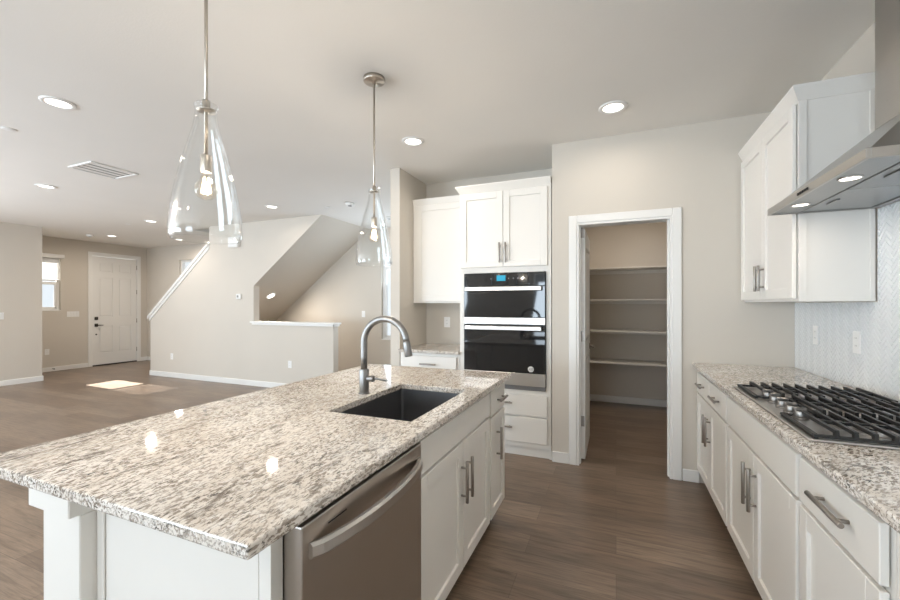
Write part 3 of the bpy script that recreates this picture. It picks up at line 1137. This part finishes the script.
for par, z in ((ud, 1.500), (ldr, 1.148)):
    bm = bmesh.new()
    fbox(bm, PF, OX0 + 0.020, OX1 - 0.026, z - 0.019, z + 0.019, 0.062, 0.078, 0.005)
    for xx in (OX0 + 0.045, OX1 - 0.051):
        fbox(bm, PF, xx - 0.012, xx + 0.012, z - 0.011, z + 0.011, 0.0335, 0.063)
    obj('handle', bm, 'steel', par)


# round silver badge on the lower oven door
lx, lz = -0.690, 0.790
bm = bmesh.new()
cyl(bm, (lx, 3.556 - 0.0342, lz), (lx, 3.556 - 0.0365, lz), 0.026, 32)
bd = obj('badge', bm, 'plastic', ldr)
bm = bmesh.new()
for r in (0.0235,):
    n = 32
    ring = []
    for rr in (r, r - 0.002):
        ring.append([bm.verts.new((lx + rr * math.cos(2 * PI * k / n), 3.556 - 0.0368, lz + rr * math.sin(2 * PI * k / n))) for k in range(n)])
    for k in range(n):
        bm.faces.new((ring[0][k], ring[0][(k + 1) % n], ring[1][(k + 1) % n], ring[1][k]))
cu = bpy.data.curves.new('lettering', 'FONT')
cu.body, cu.size, cu.extrude, cu.align_x, cu.align_y, cu.shear = "GE", 0.029, 0.0002, 'CENTER', 'CENTER', 0.3
cu.offset = 0.0008
tmp = bpy.data.objects.new('lettering_curve', cu)
COL.objects.link(tmp)
bpy.context.view_layer.update()
me_ = bpy.data.meshes.new_from_object(tmp.evaluated_get(bpy.context.evaluated_depsgraph_get()))
bpy.data.objects.remove(tmp)
t = bmesh.new()
t.from_mesh(me_)
bmesh.ops.transform(t, matrix=Matrix.Translation((lx, 3.556 - 0.0368, lz)) @ Matrix.Rotation(PI / 2, 4, 'X'), verts=t.verts)
merge(bm, t)
ROOT.setdefault(bd.name, ROOT[ldr.name])
obj('badge_lettering', bm, 'grey_plastic', bd)

# ------------------------------------------------------------------ cabinets in the alcove left of the ovens
P = RUNS['upper_left']
ul = thing('upper_cabinet', 'white single-door wall cabinet in the alcove left of the double oven', 'cabinet', (-1.68, 4.0, 1.372))
bm = bmesh.new()
fbox(bm, P, -1.982, -1.372, 1.374, 2.420, -0.320, 0)
fbox(bm, P, -2.017, -1.982, 1.374, 2.420, -0.020, 0)
obj('body', bm, 'cabinet', ul)
shaker(P, -1.968, -1.384, 1.392, 2.408, ul, 0.060)
crown(P, -2.016, -1.372, 2.420, 0.004, 0.318, ul, (False, False), out=0.020, h=0.050)
P = RUNS['tower']
bl_ = thing('base_cabinet', 'white base cabinet in the alcove left of the double oven', 'cabinet', (-1.69, 3.85, 0))
carcass(P, -2.014, -1.372, Z0, Z1, 0.600, bl_, (0.696,))
toe(P, -2.014, -1.372, bl_)
d = slab(P, -1.975, -1.400, RB, RT + 0.005, bl_)
pull(P, -1.690, 0.778, 0.17, False, d)
d = shaker(P, -1.975, -1.400, DB, DTOP, bl_)
pull(P, -1.440, 0.55, 0.19, True, d)
bm = bmesh.new()
box(bm, (-2.018, 3.515, CT0), (-1.370, YA - 0.002, CT1), 0.005, 2)
tag(obj('granite_worktop', bm, 'granite', origin=(-2.018, 3.515, CT0)), 'short granite worktop in the alcove left of the double oven', 'countertop')

# ------------------------------------------------------------------ island
P = RUNS['island']
IX0, IX1, IY0, IY1 = -1.712, -0.630, 0.543, 2.560
SK = (-1.115, -0.724, 1.358, 1.985)    # sink cut-out
bm = bmesh.new()
t = bmesh.new()
xs_ = [IX0, SK[0], SK[1], IX1]
ys_ = [IY0, SK[2], SK[3], IY1]
grid = [[[t.verts.new((x, y, z)) for z in (CT0, CT1)] for y in ys_] for x in xs_]
for i in range(3):
    for j in range(3):
        if i == 1 and j == 1:
            continue
        for k in (0, 1):
            t.faces.new((grid[i][j][k], grid[i + 1][j][k], grid[i + 1][j + 1][k], grid[i][j + 1][k]))
bmesh.ops.recalc_face_normals(t, faces=t.faces)
for e in [e for e in t.edges if len(e.link_faces) == 1]:
    if e.verts[0].co.z < CT0 + 0.001:
        a, b_ = e.verts
        f = lambda v: next(w for r1 in grid for r2 in r1 for w in (r2[1],) if r2[0] is v)
        t.faces.new((a, b_, f(b_), f(a)))
bmesh.ops.recalc_face_normals(t, faces=t.faces)
be = [e for e in t.edges if len(e.link_faces) == 2 and abs(e.link_faces[0].normal.dot(e.link_faces[1].normal)) < 0.5]
bmesh.ops.bevel(t, geom=be, offset=0.0045, segments=2, profile=0.5, affect='EDGES')
merge(bm, t)
tag(obj('granite_worktop', bm, 'granite', origin=(IX0, IY0, CT0)), 'large speckled granite island worktop with a sink cut-out', 'countertop')

# island end panel, back panel and corner posts
ib = thing('island_base', 'white panelled island base with square corner posts under the granite top', 'kitchen island', (-1.1, 1.5, 0))
bm = bmesh.new()
box(bm, (-1.335, 0.662, 0.0), (-0.7355, 0.680, Z1), 0.001)
obj('end_panel', bm, 'cabinet', ib)
bm = bmesh.new()
box(bm, (-1.335, 0.656, 0.0), (-1.304, 0.6618, Z1), 0.002)
obj('panel_trim', bm, 'cabinet', ib)
bm = bmesh.new()
box(bm, (-1.335, 0.6805, 0.0), (-1.318, 2.542, Z1), 0.001)
obj('back_panel', bm, 'cabinet', ib)
bm = bmesh.new()
box(bm, (-1.317, 2.528, 0.0), (-0.760, 2.542, Z1), 0.001)
box(bm, (-0.760, 2.528, 0.1), (-0.687, 2.542, Z1), 0.001)
obj('end_panel', bm, 'cabinet', ib)
bm = bmesh.new()
box(bm, (-0.735, 0.6625, 0.0), (-0.6995, 0.698, Z1), 0.001)
obj('filler_strip', bm, 'cabinet', ib)
for y0, y1 in ((0.618, 0.785), (2.372, 2.540)):
    bm = bmesh.new()
    box(bm, (-1.520, y0, 0.0), (-1.3365, y1, Z1 - 0.092), 0.003)
    ps = obj('post', bm, 'cabinet', ib)
    bm = bmesh.new()
    box(bm, (-1.540, y0 - 0.024, Z1 - 0.092), (-1.3365, y1 + 0.014, Z1 - 0.001), 0.003)
    obj('post_cap', bm, 'cabinet', ps)

# dishwasher
dw = thing('dishwasher', 'stainless dishwasher with curved bar handle in the kitchen island', 'dishwasher', (-0.95, 1.0, 0))
bm = bmesh.new()
box(bm, (-1.26, 0.704, 0.105), (-0.705, 1.298, 0.868), 0.003)
obj('tub', bm, 'black_gap', dw)
bm = bmesh.new()
box(bm, (-0.704, 0.700, 0.125), (-0.648, 1.298, 0.862), 0.004, 2)
dd = obj('door', bm, 'steel_door', dw)
bm = bmesh.new()
# bowed bar handle: flat strip arching out of the door
n = 24
prof = []
for i in range(n + 1):
    s_ = i / n
    y = 0.722 + s_ * (1.276 - 0.722)
    x = -0.648 + 0.006 + 0.046 * math.sin(PI * s_) ** 0.6
    prof.append((x, y, 0.798))
va = []
for x, y, z in prof:
    va.append([bm.verts.new(q) for q in ((x, y, z - 0.019), (x + 0.006, y, z - 0.012), (x + 0.006, y, z + 0.012), (x, y, z + 0.019), (x - 0.014, y, z + 0.015), (x - 0.014, y, z - 0.015))])
for a, b_ in zip(va, va[1:]):
    for k in range(6):
        f = bm.faces.new((a[k], a[(k + 1) % 6], b_[(k + 1) % 6], b_[k]))
bm.faces.new(va[0])
bm.faces.new(va[-1])
obj('handle', bm, 'steel', dd)
bm = bmesh.new()
box(bm, (-0.6482, 0.790, 0.826), (-0.6474, 0.862, 0.8295))
obj('status_window', bm, 'black_gap', dd)
bm = bmesh.new()
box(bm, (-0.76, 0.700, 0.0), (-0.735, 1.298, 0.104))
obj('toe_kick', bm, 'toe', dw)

# sink cabinet and the narrow cabinet
sc = thing('sink_cabinet', 'white island cabinet with two doors below the sink, beside the dishwasher', 'cabinet', (-0.98, 1.76, 0), 'island cabinets')
carcass(P, 1.306, 2.206, Z0, Z1, 0.60, sc, (0.716,), top=False)
toe(P, 1.306, 2.206, sc)
slab(P, 1.318, 2.192, 0.728, RT + 0.008, sc, 'front_panel')
for a0, a1, ha in ((1.318, 1.764, 1.738), (1.770, 2.192, 1.808)):
    d = shaker(P, a0, a1, DB, 0.716, sc)
    pull(P, ha, 0.540, 0.19, True, d)
nc = thing('narrow_cabinet', 'narrow white island cabinet with drawer over door, next to the oven', 'cabinet', (-0.98, 2.36, 0), 'island cabinets')
carcass(P, 2.208, 2.527, Z0, Z1, 0.60, nc, (0.700,))
toe(P, 2.208, 2.527, nc)
d = slab(P, 2.218, 2.520, 0.712, RT + 0.008, nc)
pull(P, 2.40, 0.785, 0.15, False, d)
d = shaker(P, 2.218, 2.520, DB, 0.700, nc, 0.050)
pull(P, 2.335, 0.53, 0.19, True, d)

# sink basin under the cut-out
bm = bmesh.new()
a, b_, c_, d_ = SK[0] - 0.006, SK[1] + 0.006, SK[2] - 0.006, SK[3] + 0.006
zb = 0.665
wth = 0.004
box(bm, (a - wth, c_ - wth, zb), (a, d_ + wth, CT0 - 0.0008))
box(bm, (b_, c_ - wth, zb), (b_ + wth, d_ + wth, CT0 - 0.0008))
box(bm, (a, c_ - wth, zb), (b_, c_, CT0 - 0.0008))
box(bm, (a, d_, zb), (b_, d_ + wth, CT0 - 0.0008))
box(bm, (a - wth, c_ - wth, zb - 0.004), (b_ + wth, d_ + wth, zb))
# tight rounded inside corners
for cx_, cy_, sx_, sy_ in ((a, c_, 1, 1), (b_, c_, -1, 1), (a, d_, 1, -1), (b_, d_, -1, -1)):
    r = 0.016
    poly = [(cx_, cy_)] + [(cx_ + sx_ * (r - r * math.sin(q)), cy_ + sy_ * (r - r * math.cos(q))) for q in [PI / 2 * k / 6 for k in range(7)]]
    prism(bm, poly, 'z', zb, CT0 - 0.0010)
sk = obj('kitchen_sink', bm, 'steel_dark', origin=((a + b_) / 2, (c_ + d_) / 2, zb))
tag(sk, 'deep rectangular stainless undermount sink in the island', 'sink')
bm = bmesh.new()
lathe(bm, [(0, zb + 0.0005), (0.055, zb + 0.0005), (0.055, zb + 0.004), (0.042, zb + 0.004), (0.040, zb + 0.001), (0, zb + 0.001)], (a + b_) / 2, (c_ + d_) / 2, 28)
obj('drain', bm, 'steel', sk)

# gooseneck tap
FX, FY = -1.171, 1.700
fc = thing('kitchen_faucet', 'brushed nickel gooseneck faucet behind the island sink', 'faucet', (FX, FY, CT1))
bm = bmesh.new()
cyl(bm, (FX, FY, CT1 + 0.0003), (FX, FY, CT1 + 0.006), 0.028, 28)
cyl(bm, (FX, FY, CT1 + 0.006), (FX, FY, 1.036), 0.0245, 28, bev=0.002)
obj('base', bm, 'faucet', fc)
bm = bmesh.new()
R_ = 0.121
pts = [(FX, FY, 1.030), (FX, FY, 1.10), (FX, FY, 1.168)]
for k in range(1, 23):
    q = PI - (PI + 0.12) * k / 22 * 0.93
    pts.append((FX + R_ + R_ * math.cos(q), FY, 1.168 + R_ * math.sin(q)))
tube(bm, pts, 0.0165, 20)
obj('spout', bm, 'faucet', fc)
bm = bmesh.new()
e_ = Vector(pts[-1])
dv = (Vector(pts[-1]) - Vector(pts[-2])).normalized()
tube(bm, [e_ - dv * 0.004, e_ + dv * 0.004, e_ + dv * 0.02, e_ + dv * 0.068, e_ + dv * 0.072], [0.0164, 0.0174, 0.0180, 0.0192, 0.0170], 20)
obj('spray_head', bm, 'faucet', fc)
bm = bmesh.new()
cyl(bm, (FX + 0.022, FY, 0.990), (FX + 0.058, FY, 0.990), 0.0150, 20, bev=0.001)
tube(bm, [(FX + 0.050, FY, 0.992), (FX + 0.075, FY, 0.992), (FX + 0.128, FY, 0.986)], [0.0060, 0.0052, 0.0044], 12)
obj('lever', bm, 'faucet', fc)

# ------------------------------------------------------------------ pantry shelves
shelf_lab = ['white painted pantry shelf, highest of the four', 'white painted pantry shelf, second from the top',
             'white painted pantry shelf, third from the top', 'white painted pantry shelf, lowest of the four']
for z, lab in zip((1.838, 1.426, 1.014, 0.604), shelf_lab):
    s = thing('pantry_shelf', lab, 'shelf', (0.4, 5.8, z), 'pantry shelves')
    bm = bmesh.new()
    box(bm, (XA + T + 0.001, 5.600, z - 0.018), (XR - 0.001, YQ - 0.001, z), 0.002)
    obj('board', bm, 'shelf', s)
    bm = bmesh.new()
    box(bm, (XA + T + 0.001, YQ - 0.019, z - 0.062), (XR - 0.001, YQ - 0.001, z - 0.0185), 0.002)
    obj('cleat', bm, 'shelf', s)

# ------------------------------------------------------------------ glass pendants


def pendant(x, y, label, dz=0.0):
    p = thing('pendant_light', label, 'pendant light', (x, y, C), 'glass pendants over the island')
    bm = bmesh.new()
    lathe(bm, [(0, C - 0.0005), (0.064, C - 0.0005), (0.064, C - 0.022), (0.061, C - 0.026), (0.014, C - 0.028), (0.012, C - 0.040), (0, C - 0.040)], x, y, 40)
    obj('canopy', bm, 'lamp_nickel', p)
    bm = bmesh.new()
    cyl(bm, (x, y, 1.888 + dz), (x, y, C - 0.038), 0.0058, 14)
    obj('rod', bm, 'lamp_nickel', p)
    zb_ = 1.600 + dz
    outer = [(r * 1.08, z) for r, z in ((0.0990, 0.0), (0.1030, 0.012), (0.1035, 0.030), (0.1010, 0.075), (0.0945, 0.130), (0.0850, 0.185), (0.0735, 0.240), (0.0605, 0.295),
             (0.0480, 0.345), (0.0380, 0.385), (0.0320, 0.420), (0.0305, 0.444), (0.0330, 0.455), (0.0345, 0.461), (0.0325, 0.466))]
    th = 0.0055
    inner = [(max(r - th, 0.012), z) for r, z in outer]
    prof = [(r, zb_ + z) for r, z in outer] + [(r, zb_ + z) for r, z in reversed(inner)]
    bm = bmesh.new()
    lathe(bm, prof, x, y, 56, closed=True)
    obj('glass_shade', bm, 'glass', p)
    bm = bmesh.new()
    lathe(bm, [(0.005, 2.082 + dz), (0.011, 2.082 + dz), (0.013, 2.076 + dz), (0.013, 2.055 + dz), (0.0285, 2.050 + dz), (0.0285, 2.044 + dz), (0.005, 2.042 + dz)], x, y, 28)
    obj('shade_holder', bm, 'lamp_nickel', p)
    bm = bmesh.new()
    cyl(bm, (x, y, 1.832 + dz), (x, y, 1.892 + dz), 0.0175, 24, bev=0.002)
    obj('socket', bm, 'lamp_nickel', p)
    bm = bmesh.new()
    prof = [(0.0, 1.738)] + [(0.036 * math.sin(q), 1.774 - 0.036 * math.cos(q)) for q in [PI * k / 14 for k in range(1, 12)]] + [(0.019, 1.810), (0.0145, 1.820), (0.0135, 1.832)]
    prof = [(r, z + dz) for r, z in prof]
    lathe(bm, prof, x, y, 28)
    bu = obj('bulb', bm, 'bulb_glass', p)
    bm = bmesh.new()
    for k in range(4):
        q = PI / 2 * k + 0.4
        cyl(bm, (x + 0.008 * math.cos(q), y + 0.008 * math.sin(q), 1.815 + dz), (x + 0.017 * math.cos(q), y + 0.017 * math.sin(q), 1.762 + dz), 0.0022, 8)
    obj('filament', bm, 'filament', bu)
    ld = bpy.data.lights.new('bulb_light', 'POINT')
    ld.energy = BULB_W
    ld.shadow_soft_size = 0.013
    ld.color = WARM
    lo = bpy.data.objects.new('bulb_light', ld)
    COL.objects.link(lo)
    lo.location = (x, y, 1.776 + dz)
    return p


pendant(-1.310, 0.961, 'clear glass teardrop pendant nearer the camera, hanging over the dishwasher end', -0.016)
pendant(-1.364, 2.088, 'clear glass teardrop pendant with its round ceiling canopy in view, beyond the faucet')

# ------------------------------------------------------------------ recessed ceiling lights


def can_light(x, y, label, z=C, tilt=None, power=1.0):
    t_ = thing('ceiling_light', label, 'ceiling light', (x, y, z), 'recessed ceiling lights')
    bm = bmesh.new()
    lathe(bm, [(0.066, -0.0004), (0.094, -0.0004), (0.094, -0.005), (0.088, -0.009), (0.070, -0.010), (0.066, -0.006)], 0, 0, 40, closed=True)
    bmesh.ops.translate(bm, vec=(x, y, z), verts=bm.verts)
    obj('trim_ring', bm, 'plastic', t_)
    bm = bmesh.new()
    lathe(bm, [(0, -0.0006), (0.0655, -0.0006), (0.0655, -0.0045), (0, -0.0045)], 0, 0, 40)
    bmesh.ops.translate(bm, vec=(x, y, z), verts=bm.verts)
    obj('diffuser', bm, 'lamp', t_)
    ld = bpy.data.lights.new('ceiling_light_lamp', 'AREA')
    ld.shape = 'DISK'
    ld.size = 0.12
    ld.energy = CAN_W * power
    ld.color = WARM
    ld.spread = PI * 0.95
    lo = bpy.data.objects.new('ceiling_light_lamp', ld)
    COL.objects.link(lo)
    lo.parent = t_
    lo.location = (0, 0, -0.012)
    if tilt:
        t_.rotation_euler = tilt
    return t_


can_light(-3.525, 1.512, 'recessed ceiling light at the upper left, between the air vent and the near pendant')
can_light(-6.136, 2.522, 'recessed ceiling light just beyond the air vent, towards the left wall')
can_light(-7.106, 4.244, 'recessed ceiling light between the front door and the sloped stair guard', power=1.6)
can_light(-9.35, 4.85, 'recessed ceiling light closest to the front door', power=2.2)
can_light(-4.483, 4.273, 'recessed ceiling light in front of the stair wall, above its sloped opening')
can_light(-1.586, 3.019, 'recessed ceiling light in front of the alcove wall cabinet')
can_light(-0.018, 3.037, 'recessed ceiling light above the pantry door', power=0.6)
can_light(-8.58, 5.68, 'recessed ceiling light seen through the near pendant, by the high stair window', power=1.6)
ang = math.atan(sl)
sx_, sy_ = -5.80, 5.50
can_light(sx_, sy_, 'recessed light in the sloping underside of the stair flight', zs(sx_) - 0.0005, (0, -ang, 0), power=2.2)

can_light(0.25, 5.0, 'unseen recessed ceiling light added inside the pantry', power=1.5)  # out of view, added to light the pantry from within
# unseen lamps of the same kind, added only to light the near side
for x, y in ((-6.3, -1.2), (-3.4, -1.4), (0.0, 0.6), (-1.5, -1.8)):
    can_light(x, y, 'unseen recessed lamp added to light the room on the near side of the island')


# ------------------------------------------------------------------ small fittings
def plate(name, P, u, z, w, h, label, cat, kind, group=None):
    """Wall plate with rocker or sockets; P(u, z, n) maps along, height, out of the wall."""
    t_ = thing(name, label, cat, P(u, z, 0), group)
    bm = bmesh.new()
    fbox(bm, P, u - w / 2, u + w / 2, z - h / 2, z + h / 2, 0.0004, 0.006, 0.002)
    obj('plate', bm, 'plastic', t_)
    if kind == 'outlet':
        for s in (-1, 1):
            bm = bmesh.new()
            fbox(bm, P, u - 0.016, u + 0.016, z + s * 0.020 - 0.013, z + s * 0.020 + 0.013, 0.0062, 0.0075, 0.0006)
            so = obj('socket', bm, 'plastic', t_)
            bm = bmesh.new()
            for du in (-0.006, 0.006):
                fbox(bm, P, u + du - 0.0012, u + du + 0.0012, z + s * 0.020 - 0.002, z + s * 0.020 + 0.007, 0.0076, 0.0079)
            obj('slots', bm, 'grey_plastic', so)
    else:
        n = max(1, round((w - 0.024) / 0.046))
        for k in range(n):
            uu = u + (k - (n - 1) / 2) * 0.046
            bm = bmesh.new()
            fbox(bm, P, uu - 0.0165, uu + 0.0165, z - 0.033, z + 0.033, 0.0062, 0.0095, 0.001)
            obj('rocker', bm, 'plastic', t_)
    return t_


PS = lambda u, z, n: (u, YS - n, z)
PD = lambda u, z, n: (XD + n, u, z)
PL = lambda u, z, n: (XL + n, u, z)
PB = lambda u, z, n: (u, YB - n, z)
PAv = lambda u, z, n: (u, YA - n, z)
PR = lambda u, z, n: (XR - 0.0055 - n, u, z)
plate('wall_outlet', PS, -7.671, 0.392, 0.072, 0.116, 'white outlet low on the stair wall near its entry corner', 'outlet', 'outlet', 'outlets')
plate('wall_outlet', PS, -4.812, 0.404, 0.072, 0.116, 'white outlet low on the half wall below the stair opening', 'outlet', 'outlet', 'outlets')
plate('wall_outlet', PD, 4.381, 0.405, 0.072, 0.116, 'white outlet low on the wall under the entry window', 'outlet', 'outlet', 'outlets')
plate('wall_outlet', PAv, -1.761, 1.160, 0.072, 0.116, 'white outlet above the short worktop in the alcove', 'outlet', 'outlet', 'outlets')
plate('wall_outlet', PR, 3.214, 1.165, 0.072, 0.116, 'white outlet in the tiles close to the corner by the pantry wall', 'outlet', 'outlet', 'outlets')
plate('wall_outlet', PR, 2.747, 1.160, 0.072, 0.116, 'white outlet in the tiles behind the far end of the cooktop', 'outlet', 'outlet', 'outlets')
plate('light_switch', PD, 4.802, 1.160, 0.208, 0.116, 'wide white four-rocker switch beside the front door', 'switch', 'switch', 'switches')
plate('light_switch', PL, 3.318, 1.172, 0.072, 0.116, 'white switch on the plain left wall at the picture edge', 'switch', 'switch', 'switches')
plate('light_switch', PB, -4.316, 1.183, 0.072, 0.116, 'white switch on the far wall beyond the half wall', 'switch', 'switch', 'switches')

th_ = thing('thermostat', 'small white thermostat with grey screen on the stair wall', 'thermostat', (-5.93, YS, 1.495))
bm = bmesh.new()
fbox(bm, PS, -5.985, -5.875, 1.455, 1.540, 0.0004, 0.024, 0.006)
hs = obj('housing', bm, 'plastic', th_)
bm = bmesh.new()
fbox(bm, PS, -5.962, -5.922, 1.480, 1.516, 0.0242, 0.0255)
obj('screen', bm, 'grey_plastic', hs)

chm = thing('door_chime', 'white box door chime high on the stair wall behind the near pendant', 'door chime', (-6.02, YS, 2.42))
bm = bmesh.new()
fbox(bm, PS, -6.135, -5.905, 2.335, 2.510, 0.0004, 0.062, 0.010)
obj('cover', bm, 'plastic', chm)
bm = bmesh.new()
for k in range(4):
    fbox(bm, PS, -6.10, -5.94, 2.36 + k * 0.012, 2.364 + k * 0.012, 0.0622, 0.0630)
obj('grille', bm, 'plastic', chm)

# air vent in the ceiling
vt = thing('ceiling_vent', 'white louvred air supply vent in the ceiling left of the near pendant', 'vent', (-4.86, 2.455, C))
bm = bmesh.new()
vx0, vx1, vy0, vy1 = -5.06, -4.66, 2.245, 2.665
f_ = 0.022
box(bm, (vx0, vy0, C - 0.012), (vx0 + f_, vy1, C - 0.0005), 0.002)
box(bm, (vx1 - f_, vy0, C - 0.012), (vx1, vy1, C - 0.0005), 0.002)
box(bm, (vx0 + f_, vy0, C - 0.012), (vx1 - f_, vy0 + f_, C - 0.0005), 0.002)
box(bm, (vx0 + f_, vy1 - f_, C - 0.012), (vx1 - f_, vy1, C - 0.0005), 0.002)
obj('frame', bm, 'plastic', vt)
bm = bmesh.new()
box(bm, (vx0 + f_, vy0 + f_, C - 0.0015), (vx1 - f_, vy1 - f_, C - 0.0006))
obj('duct_back', bm, 'vent_dark', vt)
for k in range(4):
    xx = vx0 + 0.066 + k * 0.0895
    bm = bmesh.new()
    prism(bm, [(xx + 0.026, C - 0.0040), (xx - 0.024, C - 0.0085), (xx - 0.025, C - 0.0070), (xx + 0.025, C - 0.0025)], 'y', vy0 + f_, vy1 - f_)
    obj('slat', bm, 'plastic', vt)


def ceiling_disc(name, x, y, r, h, label, cat, m='plastic', dark=False, parts=True):
    t_ = thing(name, label, cat, (x, y, C))
    bm = bmesh.new()
    lathe(bm, [(0, C - 0.0005), (r, C - 0.0005), (r, C - h * 0.6), (r * 0.86, C - h), (0, C - h)], x, y, 32)
    bd_ = obj('housing', bm, m, t_)
    if parts:
        bm = bmesh.new()
        lathe(bm, [(0, C - h), (r * 0.45, C - h), (r * 0.40, C - h - 0.006), (0, C - h - 0.006)], x, y, 24)
        obj('sensor', bm, 'grey_plastic', t_)
    return t_


ceiling_disc('smoke_detector', -3.349, 4.534, 0.062, 0.038, 'round white smoke detector on the ceiling above the stair opening', 'smoke detector')
ceiling_disc('sprinkler_cover', -3.787, 4.595, 0.045, 0.006, 'flat white sprinkler cover plate beside the smoke detector', 'sprinkler cover', parts=False)
ceiling_disc('smoke_detector', -9.62, 4.62, 0.060, 0.036, 'small smoke detector beside the recessed light closest to the front door', 'smoke detector')
ceiling_disc('sprinkler_cover', -7.733, 4.251, 0.045, 0.006, 'flat white sprinkler cover plate in the ceiling in front of the entry', 'sprinkler cover', parts=False)
ceiling_disc('sprinkler_cover', -4.413, 1.593, 0.045, 0.006, 'flat sprinkler cover plate in the ceiling at the left picture edge', 'sprinkler cover', parts=False)
ceiling_disc('motion_sensor', -3.309, 5.501, 0.045, 0.030, 'small dark-centred sensor on the ceiling beside the alcove wall end', 'sensor')

ds = thing('door_stop', 'small dark spring door stop on the baseboard below the entry window', 'door stop', (XD + BT, 4.46, 0.055))
bm = bmesh.new()
cyl(bm, (XD + BT + 0.0002, 4.46, 0.055), (XD + BT + 0.06, 4.46, 0.055), 0.006, 10)
obj('spring', bm, 'dark_bronze', ds)
bm = bmesh.new()
cyl(bm, (XD + BT + 0.06, 4.46, 0.055), (XD + BT + 0.078, 4.46, 0.055), 0.010, 12)
obj('tip', bm, 'black_gap', ds)
